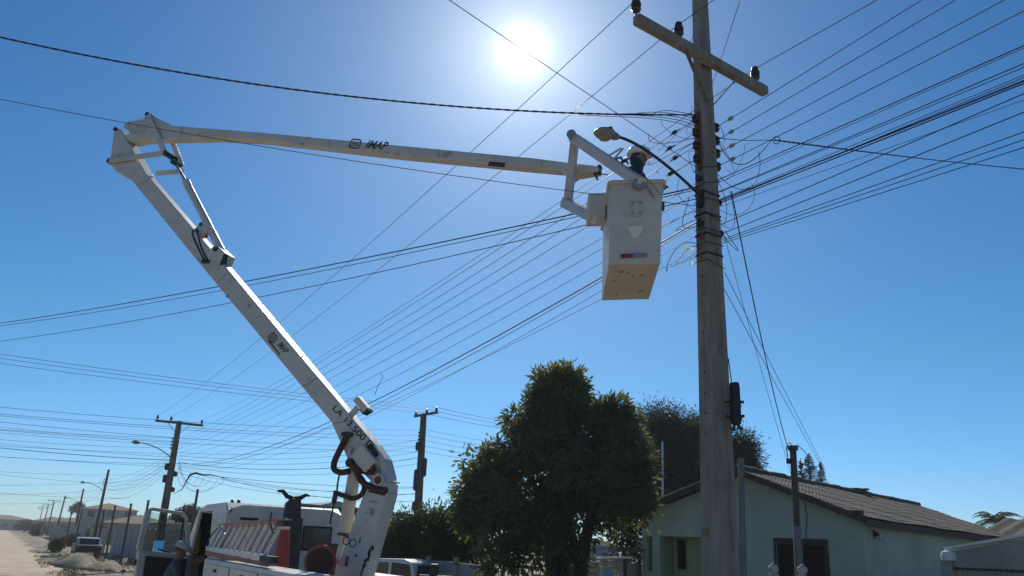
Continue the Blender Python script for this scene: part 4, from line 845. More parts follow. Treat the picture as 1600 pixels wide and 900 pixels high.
# ================================================================ PEOPLE
def person(name_label, prims, group=None, base=None, voxel=0.014, clothes=None):
    """prims: (a, b, ra, rb, material index); one continuous surface by voxel union."""
    b = MB()
    for a, e, ra, rb, mi in prims:
        a, e = Vector(a), Vector(e); d = e-a
        if d.length < 1e-4: d = UP*0.001
        L = d.length; n = 14; prof = []
        for k in range(6): t = math.pi/2*k/5; prof.append((ra*math.sin(t), -ra*math.cos(t)))
        for k in range(6): t = math.pi/2*k/5; prof.append((rb*math.cos(t), L+rb*math.sin(t)))
        b.lathe(a, d, prof, n)
    me = bpy.data.meshes.new('tmp'); me.from_pydata([tuple(v) for v in b.v], [], b.f)
    to = bpy.data.objects.new('tmp', me); C.objects.link(to)
    r = to.modifiers.new('r', 'REMESH'); r.mode = 'VOXEL'; r.voxel_size = voxel
    s_ = to.modifiers.new('s', 'SMOOTH'); s_.factor = 0.5; s_.iterations = 3
    bpy.context.view_layer.update()
    me2 = bpy.data.meshes.new_from_object(to.evaluated_get(bpy.context.evaluated_depsgraph_get())); bpy.data.objects.remove(to)
    e = thing('person', name_label, 'person', base, group=group)
    for m in clothes: me2.materials.append(m)
    A = np.array([list(p[0]) for p in prims]); D = np.array([list(Vector(p[1])-Vector(p[0])) for p in prims]); RA = np.array([p[2] for p in prims]); RB = np.array([p[3] for p in prims])
    L2 = np.maximum((D**2).sum(1), 1e-8)
    co = np.empty(len(me2.vertices)*3); me2.vertices.foreach_get('co', co); co = co.reshape(-1, 3)
    mi = []
    for p in me2.polygons:
        c = co[list(p.vertices)].mean(0); t = np.clip(((c-A)*D).sum(1)/L2, 0, 1); dist = np.linalg.norm(c-(A+D*t[:, None]), axis=1)-(RA+(RB-RA)*t)
        mi.append(prims[int(np.argmin(dist))][4])
    me2.polygons.foreach_set('material_index', mi); me2.shade_smooth()
    me2.transform(WM[e].inverted())
    o = bpy.data.objects.new('body', me2); C.objects.link(o); o.parent = e; WM[o] = WM[e]
    return e
def figure(foot, h, face, lean=0.0, headtilt=0.0, sk=0, shirt=1, tr=2, hair=3, arms=None):
    """standing adult; face = horizontal unit vector; returns prims and head frame"""
    f = Vector(face).normalized(); s = f.cross(UP).normalized(); k = h/1.75; X = lambda x, y, z: Vector(foot)+(f*x+s*y+UP*z)*k
    l = lean
    hip = 0.93; sh = 1.43
    T = lambda x, y, z: X(x+l*(max(z, hip)-hip), y, z-0.25*l*l*(max(z, hip)-hip))
    pr = []
    for y in (-1, 1):
        pr += [(X(0, .10*y, .92), X(0.02, .10*y, .50), .085*k, .062*k, tr), (X(0.02, .10*y, .50), X(-0.02, .10*y, .10), .058*k, .042*k, tr), (X(-0.03, .10*y, .045), X(0.16, .115*y, .035), .042*k, .036*k, hair)]
    pr += [(T(0, -.07, .95), T(0, .07, .95), .12*k, .12*k, tr), (T(0, 0, .98), T(0.01, 0, 1.2), .135*k, .145*k, shirt), (T(0.01, -.06, 1.3), T(0.01, .06, 1.3), .13*k, .13*k, shirt), (T(0, -.155, 1.42), T(0, .155, 1.42), .068*k, .068*k, shirt), (T(0, 0, 1.4), T(0.015, 0, 1.5), .075*k, .06*k, shirt)]
    hc = T(0.03, 0, 1.63); hd = (f*math.sin(headtilt)*1.0 - UP*math.cos(headtilt)*0)  # head axes
    hu = (UP*math.cos(headtilt)+f*math.sin(headtilt)).normalized(); hf = (f*math.cos(headtilt)-UP*math.sin(headtilt)).normalized()
    HX = lambda x, y, z: hc+(hf*x+s*y+hu*z)*k
    pr += [(T(0.01, 0, 1.48), HX(-.01, 0, -.06), .056*k, .056*k, sk), (HX(-.02, 0, .03), HX(.015, 0, .03), .082*k, .078*k, sk), (HX(-.025, 0, .045), HX(-.02, 0, .05), .088*k, .088*k, hair), (HX(.03, 0, -.03), HX(.055, 0, -.08), .066*k, .036*k, sk),
           (HX(.085, 0, .01), HX(.105, 0, -.022), .010*k, .015*k, sk), (HX(.072, -.03, .035), HX(.072, .03, .035), .018*k, .018*k, sk), (HX(.078, -.02, -.052), HX(.078, .02, -.052), .010*k, .010*k, sk)]
    for y in (-1, 1): pr += [(HX(-.005, .078*y, .015), HX(-.012, .086*y, -.02), .014*k, .010*k, sk)]
    arms = arms or [((0.05, .24, 1.12), (0.22, .2, 0.98))]*2
    for y, (el, wr) in zip((-1, 1), arms):
        S0 = T(0, .18*y, 1.41); E1 = X(el[0], el[1]*y, el[2]); W1 = X(wr[0], wr[1]*y, wr[2]); dd = (W1-E1).normalized(); sd = dd.cross(UP).normalized() if dd.cross(UP).length > .1 else s
        pr += [(S0, E1, .058*k, .043*k, shirt), (E1, W1, .041*k, .030*k, shirt), (W1, W1+dd*.07*k, .030*k, .034*k, sk)]
        for j, (o, ln) in enumerate(((-.027, .07), (-.009, .08), (.009, .075), (.027, .06))):
            b0 = W1+dd*.085*k+sd*o*k; b1 = b0+dd*ln*.5*k-UP*.012*k; pr += [(b0, b1, .010*k, .009*k, sk), (b1, b1+dd*ln*.4*k-UP*.028*k, .009*k, .008*k, sk)]
        th = W1+dd*.03*k-sd*.034*k; pr += [(th, th-sd*.03*k+dd*.03*k, .012*k, .010*k, sk), (th-sd*.03*k+dd*.03*k, th-sd*.035*k+dd*.06*k, .010*k, .008*k, sk)]
    return pr, hc, hf, hu, s, k
def helmet(par, hc, hf, hu, s, k, m, sc_=1.0):
    b = MB(); n = 24; vs = []; prof = [(1.0, 0.0), (1.0, .25), (.95, .5), (.82, .75), (.58, .93), (.28, 1.02), (.02, 1.04)]
    for r_, h_ in prof:
        for i in range(n):
            a = 2*math.pi*i/n; vs.append(hc+hu*(0.055+h_*0.105*sc_)*k+(hf*math.cos(a)*.132*sc_+s*math.sin(a)*.112*sc_)*r_*k-hf*0.012*k)
    b.add(vs, [(j*n+i, j*n+(i+1) % n, (j+1)*n+(i+1) % n, (j+1)*n+i) for j in range(len(prof)-1) for i in range(n)]+[tuple(n*(len(prof)-1)+i for i in range(n)), tuple(range(n-1, -1, -1))])
    hm = b.build('helmet', m, par, smooth=60)
    br = MB(); ring = []
    for rr, dz in ((0.98, 0.01), (1.0, 0.0)):
        for i in range(n):
            a = 2*math.pi*i/n; ext = 1.03+(0.25*max(0, math.cos(a))**2); q = hc+hu*(0.058-(0.012*max(0, math.cos(a))))*k+hu*dz*k
            ring.append(q+(hf*math.cos(a)*.132*sc_+s*math.sin(a)*.112*sc_)*(ext if dz == 0 else .97)*k-hf*0.012*k)
    br.add(ring, [(i, (i+1) % n, n+(i+1) % n, n+i) for i in range(n)]); o = br.build('helmet_brim', m, hm, smooth=60)
    sd = o.modifiers.new('thick', 'SOLIDIFY'); sd.thickness = 0.005
    cs_ = MB(); cs_.tube([hc+hu*(0.06+.105*sc_*math.cos(t))*k-hf*0.012*k+hf*math.sin(t)*.134*sc_*k+hu*.004 for t in [(-1.2+2.4*i/10) for i in range(11)]], 0.010*k, 6).build('helmet_ridge', m, hm, smooth=60)
    return hm
flo = bp(0.55, 0.45, 0.96); hq = P(996, 262, 8.95); flo = flo+UP*0.07
face1 = Vector((1.0, -0.28, 0))
pr, hc, hf, hu, s_, k = figure((hq.x-0.02, 8.97, flo.z+0.0), 1.60, face1, lean=0.03, headtilt=0.05, arms=[((0.12, .24, 1.16), (0.30, .16, 1.22)), ((0.12, .24, 1.14), (0.30, .14, 1.16))])
pr.append((hc-hu*.05*k-hf*.03*k, hc-hu*.14*k-hf*.01*k, .085*k, .075*k, 1))      # neck flap of the hood
pr.append((hc-hf*.045*k+hu*.0*k, hc-hf*.05*k-hu*.04*k, .082*k, .08*k, 1))
man = person('lineman in a white helmet and navy workwear standing in the raised bucket', pr, base=Vector((hq.x, 8.97, flo.z)), clothes=[M_skin, M_navy, M_trous, M_black])
helmet(man, hc, hf, hu, s_, k, M_helmet, 1.2)
g2 = P(281, 866, 14.5)
pr, hc, hf, hu, s_, k = figure((g2.x-0.12, 14.45, 0.0), 1.70, Vector((0.9, 0.35, 0)), lean=0.16, headtilt=0.35, arms=[((0.10, .25, 1.15), (0.32, .12, 1.10)), ((0.16, .25, 1.16), (0.36, .10, 1.12))])
man2 = person('worker in a dusty grey helmet bending beside the open truck door', pr, base=Vector((g2.x-.12, 14.45, 0)), clothes=[M_skin, M_greyshirt, M_trous, M_black])
helmet(man2, hc, hf, hu, s_, k, M_helmetg, 1.08)
# ================================================================ VEGETATION
M_leafA = mat('dark_glossy_leaf', (0.058, 0.082, 0.04), (0.12, 0.14, 0.064), rough=0.6, scale=3.0, trans=0.5, c3=(0.24, 0.175, 0.085), s3=1.3, t3=(0.52, 0.70))  # warm third colour puts the glow of sunlit leaf edges into the leaves
M_leafB = mat('shrub_leaf', (0.03, 0.048, 0.016), (0.06, 0.085, 0.028), rough=0.6, scale=2.0, trans=0.35)
M_leafC = mat('feathery_leaf', (0.028, 0.046, 0.026), (0.05, 0.074, 0.04), rough=0.65, scale=1.4, trans=0.3)
M_leafD = mat('dusty_far_leaf', (0.035, 0.048, 0.022), (0.06, 0.075, 0.035), rough=0.7, scale=1.0, trans=0.25)
M_needle = mat('conifer_needles', (0.014, 0.028, 0.02), (0.026, 0.044, 0.028), rough=0.7, scale=2.0, trans=0.15)
M_bark = mat('bark', (0.055, 0.042, 0.032), (0.11, 0.088, 0.066), rough=0.95, scale=6, stretch=(2, 2, 0.5), bump=0.5)
def unit(v): return v/np.maximum(np.linalg.norm(v, axis=1, keepdims=True), 1e-9)
def leaf_mesh(name, pts, dirs, ln, wd, m, parent):
    """one bent leaf of two faces at every point"""
    n = len(pts); L = ln*rng.uniform(0.65, 1.3, (n, 1)); W = wd*rng.uniform(0.7, 1.2, (n, 1))
    d = unit(dirs); side = unit(np.cross(d, unit(rng.normal(size=(n, 3))))); nrm = np.cross(side, d)
    a = pts; c = pts+d*L+nrm*L*rng.uniform(-.25, .1, (n, 1)); mid = pts+d*L*0.5
    v = np.stack([a, mid+side*W*.5-nrm*W*.12, c, mid-side*W*.5-nrm*W*.12], 1).reshape(-1, 3)
    v = v-np.array(WM[parent].translation)
    me = bpy.data.meshes.new(name); me.vertices.add(4*n); me.vertices.foreach_set('co', v.ravel())
    idx = (np.arange(n)[:, None]*4+np.array([0, 1, 2, 0, 2, 3])).ravel()
    me.loops.add(6*n); me.loops.foreach_set('vertex_index', idx); me.polygons.add(2*n); me.polygons.foreach_set('loop_start', np.arange(2*n)*3)
    me.update(calc_edges=True); me.materials.append(m)
    o = bpy.data.objects.new(name, me); C.objects.link(o); o.parent = parent; WM[o] = WM[parent]; o['kind'] = 'stuff'; return o
def crown_points(lobes, n, clump=26, spread=0.16, shell=0.55, droop=0.35):
    """clumps of leaves through the lobes, denser at their skin"""
    lob = np.array([[*l[0], *l[1]] for l in lobes]); vol = np.cbrt(lob[:, 3]*lob[:, 4]*lob[:, 5])**1.9; pick = rng.choice(len(lob), n//clump, p=vol/vol.sum())
    dirs = unit(rng.normal(size=(len(pick), 3))); rad = shell+(1.03-shell)*rng.random((len(pick), 1))**0.6
    wob = 1+0.13*np.sin(dirs[:, :1]*7+pick[:, None]*2.1)*np.cos(dirs[:, 2:]*6+pick[:, None])+0.10*rng.normal(size=(len(pick), 1))
    cen = lob[pick, :3]+dirs*rad*wob*lob[pick, 3:]
    k = np.repeat(np.arange(len(pick)), clump); p = cen[k]+rng.normal(size=(len(k), 3))*spread
    d = unit(p-cen[k])*0.9+dirs[k]*0.5+np.array([0, 0, -droop])+rng.normal(size=(len(k), 3))*0.35
    return p, d
def tree(name, label, base, limbs, lobes, n, ln, wd, m, clump=26, spread=0.16, shell=0.55, droop=0.35, group=None, cat='tree', bark=None):
    t = thing(name, label, cat, base, group=group)
    if limbs:
        b = MB()
        for pts, rs in limbs: b.tube(pts, rs, 9)
        b.build('trunk', bark or M_bark, t, smooth=60)
    p, d = crown_points(lobes, n, clump, spread, shell, droop); p[:, 2] = np.maximum(p[:, 2], base[2]+0.05)
    leaf_mesh('crown', p, d, ln, wd, m, t); return t
V = lambda *a: Vector(a)
def lob(px, py, Y, rx, rz, ry=None): q = P(px, py, Y); return ((q.x, Y, q.z), (rx, ry or rx, rz))
# big tree
TB = P(880, 900, 20.0); TB.z = 0
def tp_(px, py, Y=20.0): return P(px, py, Y)
limbs = []
for bx_, path, r in ((868, ((864, 870), (858, 835), (848, 790), (820, 720)), .17), (904, ((908, 870), (917, 835), (926, 790), (945, 720)), .17), (876, ((880, 850), (882, 780), (880, 690), (878, 620)), .12)):
    b0 = P(bx_, 900, 20.0); b0.z = 0; pts = [b0]+[tp_(x, y) for x, y in path]; limbs.append((pts, [r*1.25, r, r*.85, r*.6, r*.2][:len(pts)]))
lobes = [lob(879, 622, 20, .36, .66), lob(895, 640, 20, .34, .6), lob(866, 662, 19.9, .72, .7), lob(895, 675, 19.9, .5, .6), lob(838, 672, 20, .58, .56), lob(806, 698, 19.8, .62, .6), lob(778, 738, 19.8, .56, .7), lob(758, 785, 20, .5, .7), lob(822, 765, 19.3, 1.0, 1.1), lob(875, 745, 19.1, 1.05, 1.2), lob(915, 745, 19.3, .62, 1.0),
         lob(960, 668, 20.1, .30, .52), lob(968, 700, 20.1, .44, .6), lob(976, 745, 20.2, .5, .9), lob(950, 775, 19.9, .68, .62), lob(905, 800, 19.4, .8, .6), lob(978, 785, 20.1, .4, .4), lob(944, 720, 20, .42, .6),
         lob(806, 840, 19.4, .75, .85), lob(784, 880, 19.4, .5, .7), lob(842, 832, 19.2, .62, .52), lob(889, 598, 20.2, .14, .28), lob(866, 606, 20, .16, .24), lob(850, 632, 20, .24, .28), lob(948, 650, 20.1, .14, .24), lob(992, 715, 20.5, .22, .45), lob(745, 765, 20.3, .22, .3), lob(738, 800, 20.2, .22, .4), lob(884, 872, 19.9, .14, .4)]
sub = []
for (c_, r_) in lobes:
    for _ in range(6):
        dd = rng.normal(size=3); dd /= np.linalg.norm(dd)
        if dd[1] > 0.5: dd[1] *= -1
        rr = 0.15+0.2*rng.random(); sub.append((tuple(np.array(c_)+dd*np.array(r_)*0.92), (rr*1.1, rr*1.1, rr)))
core = [(c_, tuple(0.9*np.array(r_))) for c_, r_ in lobes]+[lob(845, 775, 20.3, .95, .95), lob(885, 770, 20.3, .8, .8), lob(818, 815, 20.2, .7, .7)]
lobes = core+sub+sub
tree('leafy_tree', 'big dense dark-green tree with forked trunk in front of the green house', TB, limbs, lobes, 56000, 0.185, 0.062, M_leafA, clump=26, spread=0.095, shell=0.62)
# low trees left of it
for px, w_, lb, seed in ((634, 1, 'rounded bush at the left end of the low green trees behind the boom column', 1), (672, 1, 'low tree in the middle of the row behind the boom column', 2), (716, 1, 'low tree touching the left side of the big dense tree', 3)):
    b0 = P(px, 870, 24.0); b0.z = 0
    tree('low_tree', lb, b0, [([b0, b0+UP*1.2, b0+UP*2.2+V(.2, 0, 0)], [.14, .1, .04])],
         [lob(px, 830, 24, .6, .55), lob(px-14, 840, 24, .5, .5), lob(px+16, 832, 23.7, .52, .6), lob(px+4, 812 if seed != 1 else 822, 24.2, .36, .32), lob(px, 858, 23.8, .68, .5), lob(px-6, 872, 23.8, .6, .4)], 9500, .12, .045, M_leafB, clump=20, spread=.13, group='low green trees behind the boom')
# feathery trees behind the house
for px, py, lb, rr in ((1030, 684, 'tall feathery tree between the big tree and the concrete pole', 1.0), (1078, 700, 'tall feathery tree directly behind the concrete pole', 1.0), (1160, 715, 'feathery tree behind the house ridge, right of the concrete pole', .62)):
    b0 = P(px, 880, 33.0); b0.z = 0
    lo_ = [lob(px+rng.uniform(-22, 22)*rr, py+rng.uniform(-38, 60)*rr, 33+rng.uniform(-.8, .8), .48*rr+.1, .55*rr+.1) for _ in range(15)]+[lob(px, py+70, 33, 1.1, 1.2), lob(px, py+110, 33, 1.2, 1.0)]
    tree('feathery_tree', lb, b0, [([b0, P(px+2, py+60, 33), P(px, py-30, 33)], [.22, .15, .05]), ([P(px+2, py+60, 33), P(px-18*rr, py-10, 33)], [.1, .03])], lo_, 26000, .15, .04, M_leafC, clump=16, spread=.2, shell=.2, droop=.5, group='feathery trees behind the house')
b0 = P(1034, 815, 26); wq = P(1035, 690, 26); b0.z = 0
tag(MB().cyl(b0, wq, 0.035, 0.03, n=8).build('antenna_mast', M_alu), 'thin pale mast rising above the house roof in front of the feathery trees', 'mast')
# bush under the eave, left of the house
b0 = P(985, 870, 24.5); b0.z = 0
tree('shrub', 'sunlit straggly shrub between the big tree and the house corner', b0, [([b0, b0+UP*1.5], [.06, .03])], [lob(982, 800, 24.5, .5, .8), lob(978, 840, 24.3, .45, .6), lob(990, 770, 24.6, .4, .6), lob(984, 872, 24.2, .4, .4)], 3600, .16, .06, M_leafA, clump=14, spread=.15, shell=.3, cat='shrub')
# Norfolk pines
def conifer(px, pytop, Y, wpx, label):
    top = P(px, pytop, Y); base = V(top.x, Y, 0); t = thing('norfolk_pine', label, 'pine tree', base, group='pines behind the roof'); H = top.z
    MB().tube([base, top], [.16, .02], 7).build('trunk', M_bark, t)
    wr = wpx/2*Y/1250; pts, dr = [], []
    for k in range(230):
        tt = rng.random()**.8; z = H-.06-3.4*tt; L = wr*min(1.0, 0.05+1.5*tt**.9)*rng.uniform(.7, 1.08); a = rng.uniform(0, 6.283); d = np.array([math.cos(a), math.sin(a), 0.0])
        for q in range(20):
            u_ = q/20; p = np.array([base.x, base.y, z])+d*L*u_+np.array([0, 0, L*(.28*u_*u_-.05*u_)])
            for _ in range(2): pts.append(p+rng.normal(size=3)*.015); dr.append(rng.normal(size=3)*.35+np.array([d[0]*.6, d[1]*.6, .5]))
    leaf_mesh('crown', np.array(pts), np.array(dr), .085, .022, M_needle, t)
conifer(1263, 708, 46, 46, 'taller tiered pine rising behind the roof next to the capped post'); conifer(1281, 722, 48, 34, 'smaller tiered pine just right of the taller one behind the roof'); conifer(1251, 716, 47, 30, 'slim tiered pine half hidden by the capped post')
# palm tops at the far right
def palm(px, py, Y, L0, label):
    q = P(px, py, Y); base = V(q.x, Y, 0); t = thing('palm_tree', label, 'palm tree', base, group='palms behind the roof at the far right')
    MB().tube([base, q], [.16, .11], 8).build('trunk', M_bark, t)
    for j in range(26):
        L = L0*rng.uniform(.6, 1.15); a = j*2.4; el = rng.uniform(-.1, 1.2); hd = np.array([math.cos(a), math.sin(a), 0]); pts, dr = [], []; sp = []
        for k in range(12):
            u_ = k/11; p = np.array(q)+hd*L*u_*math.cos(el*.6)+np.array([0, 0, L*(math.sin(el)*u_*1.0-.6*u_*u_)]); sp.append(Vector(p))
            sd = np.cross(hd, [0, 0, 1])
            for s_ in (-1, 1):
                for w_ in range(2): pts.append(p+hd*L*.04*w_); dr.append(sd*s_+hd*.5+np.array([0, 0, -.45]))
        f = MB().tube(sp, .012, 4).build('frond', M_leafB, t); leaf_mesh('leaflets', np.array(pts), np.array(dr), L*.24, .045, M_leafB, f)
palm(1557, 812, 40, 1.15, 'palm crown showing above the roof at the far right'); palm(1592, 826, 42, .9, 'lower palm crown at the right edge above the roof')

# ================================================================ GREEN HOUSE
M_green = mat('pale_green_render', (0.37, 0.435, 0.345), (0.43, 0.495, 0.40), rough=0.9, scale=1.3, c3=(0.28, 0.33, 0.26), s3=0.8, t3=(.47, .72), bump=0.08, bscale=30)
M_greeny = mat('yellow_green_render', (0.36, 0.42, 0.24), (0.42, 0.48, 0.28), rough=0.9, scale=1.5, bump=0.06)
M_fascia = mat('dark_fascia_board', (0.05, 0.032, 0.025), (0.085, 0.055, 0.042), rough=0.8, scale=5)
M_tile = mat('weathered_roof_tile', (0.13, 0.095, 0.07), (0.23, 0.175, 0.125), rough=0.95, scale=2.4, c3=(0.075, 0.068, 0.052), s3=1.1, t3=(.5, .66), bump=0.3)
M_ridge = mat('mossy_ridge_tile', (0.05, 0.055, 0.045), (0.10, 0.095, 0.08), rough=0.95, scale=5)
M_shut = mat('brown_shutter', (0.045, 0.02, 0.015), (0.065, 0.03, 0.022), rough=0.6, scale=8)
U_ST, NN_ST = U, NN
NN = Vector((0.69, 0.73, 0)).normalized(); U = Vector((-NN.y, NN.x, 0))      # the house stands a little askew to the street
A0 = P(1348, 813, 19.0); sA, wA, eR = A0.dot(U), A0.dot(NN), A0.z
house = thing('green_house', 'low pale-green house with weathered tiled gable roof behind the concrete pole', 'house', SW(sA, wA, 0))
def frontpt(x, y): s_, z_ = onW(x, y, wA); return s_, z_
sL, eL = frontpt(1003, 805); sR, zR = frontpt(1160, 742); hD = 14.0
def wall_holes(xs, zs, holes, pt, nrm, th):
    """solid wall on a grid with openings left out; pt(a, z) gives the outer face point"""
    bm = bmesh.new(); vd = {}
    def gv(a, z):
        if (a, z) not in vd: vd[(a, z)] = bm.verts.new(pt(a, z))
        return vd[(a, z)]
    for i in range(len(xs)-1):
        for j in range(len(zs)-1):
            ca_, cz_ = (xs[i]+xs[i+1])/2, (zs[j]+zs[j+1])/2
            if any(h[0] < ca_ < h[1] and h[2] < cz_ < h[3] for h in holes): continue
            bm.faces.new([gv(xs[i], zs[j]), gv(xs[i+1], zs[j]), gv(xs[i+1], zs[j+1]), gv(xs[i], zs[j+1])])
    g = bmesh.ops.extrude_face_region(bm, geom=list(bm.faces)); bmesh.ops.translate(bm, verts=[e for e in g['geom'] if isinstance(e, bmesh.types.BMVert)], vec=nrm*th)
    bm.verts.index_update(); vs = [v.co.copy() for v in bm.verts]; fs = [tuple(v.index for v in f.verts) for f in bm.faces]; bm.free(); b = MB(); b.add(vs, fs); return b
sh0, shz1 = frontpt(1290, 846); sh1, _ = frontpt(1212, 846); shz0 = 0.95
po0, poz = frontpt(1089+30, 840); po1, _ = frontpt(1031, 840); nw0, nwz = frontpt(1019, 838); nw1, _ = frontpt(1011, 838); nwz0 = frontpt(1015, 892)[1]
wallz = min(eR, eL)
holes = [(sh0, sh1, shz0, shz1), (po0, po1, -1, poz), (nw0, nw1, nwz0, nwz)]
xs_ = sorted({sA, sL, sh0, sh1, po0, po1, nw0, nw1}); zs_ = sorted({0, shz0, shz1, poz, nwz, nwz0, wallz})
fw = wall_holes(xs_, zs_, holes, lambda a, z: SW(a, wA, z), NN, 0.18).build('front_wall', M_green, house)
MB().prism([SW(sA, wA+.09, wallz), SW(sA, wA+.09, eR+.02), SW(sR, wA+.09, zR), SW(sL, wA+.09, eL+.02), SW(sL, wA+.09, wallz)], NN*0.176).build('gable_wall', M_green, house)
sw_ = MB().swbox(sA+.002, sA+.18, wA+.181, wA+hD, 0, eR-.02).build('side_wall', M_green, house)
MB().swbox(sL-.18, sL-.002, wA+.181, wA+hD, 0, eL-.02).swbox(sA+.181, sL-.181, wA+hD-.18, wA+hD, 0, wallz).build('back_wall', M_green, house)
# porch recess: inner walls, door and narrow window
pw = wA+0.8
MB().swbox(po0-.6, po1+.1, pw, pw+.1, 0, poz+.3).build('porch_wall', M_greeny, house)
for pa_, pb_ in ((po0-.7, po0-.6), (po1+.12, po1+.2)): MB().swbox(pa_, pb_, wA+.19, pw-.002, 0, poz+.3).build('porch_side_wall', M_greeny, house)
MB().swbox(po0-.6, po1+.1, wA+.19, pw-.002, poz+.31, poz+.36).build('porch_ceiling', M_greeny, house)
a1, z1 = onW(1059, 843, pw); a2, z2 = onW(1073, 890, pw); b1_, _ = onW(1040, 845, pw); b2_, _ = onW(1031, 845, pw)
pwin = MB().swbox(a2, a1, pw-.03, pw-.003, z2, z1).build('porch_window', M_glass, house); MB().swbox(a2-.03, a1+.03, pw-.045, pw-.031, z2-.05, z2-.003).build('window_sill', M_green, pwin)
pd_ = MB().swbox(b1_, b2_, pw-.04, pw-.004, 0, 2.1).build('porch_door', M_cabin, house); MB().swbox(b1_+.06, b1_+.1, pw-.07, pw-.041, 1.0, 1.12).build('door_handle', M_alu, pd_)
# shutters: two leaves with slats
shutter = MB().swbox(sh0+.005, sh1-.005, wA+.12, wA+.16, shz0+.005, shz1-.005).build('shutter_window', M_cabin, house)
mids = (sh0+sh1)/2
for a_, e_ in ((sh0+.01, mids-.006), (mids+.006, sh1-.01)):
    b = MB(); b.swbox(a_, a_+.06, wA+.03, wA+.07, shz0+.01, shz1-.01).swbox(e_-.06, e_, wA+.03, wA+.07, shz0+.01, shz1-.01); b.swbox(a_+.061, e_-.061, wA+.03, wA+.07, shz1-.08, shz1-.01).swbox(a_+.061, e_-.061, wA+.03, wA+.07, shz0+.01, shz0+.08); b.build('shutter_frame', M_shut, shutter)
    nz = int((shz1-shz0-.18)/.055)
    for k in range(nz): z = shz0+.1+k*.055; MB().box(SW((a_+e_)/2, wA+.055, z+.02), U*((e_-a_)/2-.062), (NN*.018+UP*.016), (UP*.006-NN*.006)).build('slat', M_shut, shutter)
fr_ = MB(); fr_.swbox(sh0-.05, sh0-.001, wA-.03, wA-.002, shz0-.05, shz1+.05).swbox(sh1+.001, sh1+.05, wA-.03, wA-.002, shz0-.05, shz1+.05).swbox(sh0, sh1, wA-.03, wA-.002, shz1+.002, shz1+.05); fr_.build('window_surround', M_shut, shutter)
# roof: two corrugated slopes
OV, OG = 0.24, 0.35
slR = (zR-eR)/(sR-sA); slL = (zR-eL)/(sL-sR)
w0_, w1_ = wA-OG, wA+hD+.3
def slope(s_e, z_e, s_r, z_r, name, wtop_end=None):
    nw = 300; rows = 18; vs = []
    for j in range(rows*2):
        row, edge = j//2, j % 2; t = (row+edge)/rows; ss = s_e+(s_r-s_e)*t; zz = z_e+(z_r-z_e)*t+(0.012 if edge == 0 else 0.0)
        wend = w1_+((wtop_end or w1_)-w1_)*t
        for i in range(nw):
            ww = w0_+(wend-w0_)*i/(nw-1); vs.append(SW(ss, ww, zz+0.015*math.sin(2*math.pi*(ww-w0_)/0.21)+0.010*math.sin(ww*1.7+row)))
    return MB().add(vs, [(j*nw+i, j*nw+i+1, (j+1)*nw+i+1, (j+1)*nw+i) for j in range(rows*2-1) for i in range(nw-1)]).build(name, M_tile, house, smooth=70)
zr_ = zR+.13
zeR = zr_-slR*(sR-sA+OV); zeL = zr_-slL*(sL-sR+OV)
wr_end = (Ppl(1435, 792, SW(sR, 0, 0), U)).dot(NN)
rightR = slope(sA-OV, zeR, sR, zr_, 'roof_slope_street_side', wr_end); leftR = slope(sL+OV, zeL, sR, zr_, 'roof_slope_tree_side', wr_end)
# hip end and soffit thickness
MB().add([SW(sA-OV, w1_, zeR), SW(sL+OV, w1_, zeL), SW(sR, wr_end, zr_)], [(0, 1, 2)]).build('roof_hip', M_tile, house)
un = MB(); un.quad(SW(sA-OV+.02, w0_+.02, zeR-.06), SW(sR, w0_+.02, zr_-.07), SW(sR, wr_end, zr_-.07), SW(sA-OV+.02, w1_, zeR-.06)); un.quad(SW(sL+OV-.02, w0_+.02, zeL-.06), SW(sR, w0_+.02, zr_-.07), SW(sR, wr_end, zr_-.07), SW(sL+OV-.02, w1_, zeL-.06)); un.build('soffit', M_fascia, house)
fa = MB()
fa.bar(SW(sA-OV, w0_+.0, zeR-.07), SW(sR, w0_, zr_-.07), .03, .15); fa.build('barge_board', M_fascia, house)
MB().bar(SW(sL+OV, w0_, zeL-.07), SW(sR, w0_, zr_-.07), .03, .15).build('barge_board', M_fascia, house)
MB().bar(SW(sA-OV+.02, w0_+.03, zeR-.11), SW(sA-OV+.02, w1_, zeR-.11), .03, .15).build('eave_board', M_fascia, house)
MB().bar(SW(sL+OV, w0_-.03, zeL+.02), SW(sR, w0_-.03, zr_+.03), .06, .03).build('roof_flashing', M_steel, house)
nr = 26
for i in range(nr):
    a_ = w0_+(wr_end-w0_)*i/nr; e_ = a_+(wr_end-w0_)/nr*1.12; dz = random.uniform(-.012, .015)
    MB().tube([SW(sR, a_, zr_+dz), SW(sR, e_, zr_+.03+dz)], [.10, .085], 8).build('ridge_tile', M_ridge, house, smooth=60)
for i in range(5):
    q = SW(sR+random.uniform(-.3, .1), wr_end*.55+w0_*.45+i*.22, zr_+.11); MB().bar(q, q+NN*.5+UP*random.uniform(-.05, .08), .12, .05).build('loose_tile', M_ridge, house)
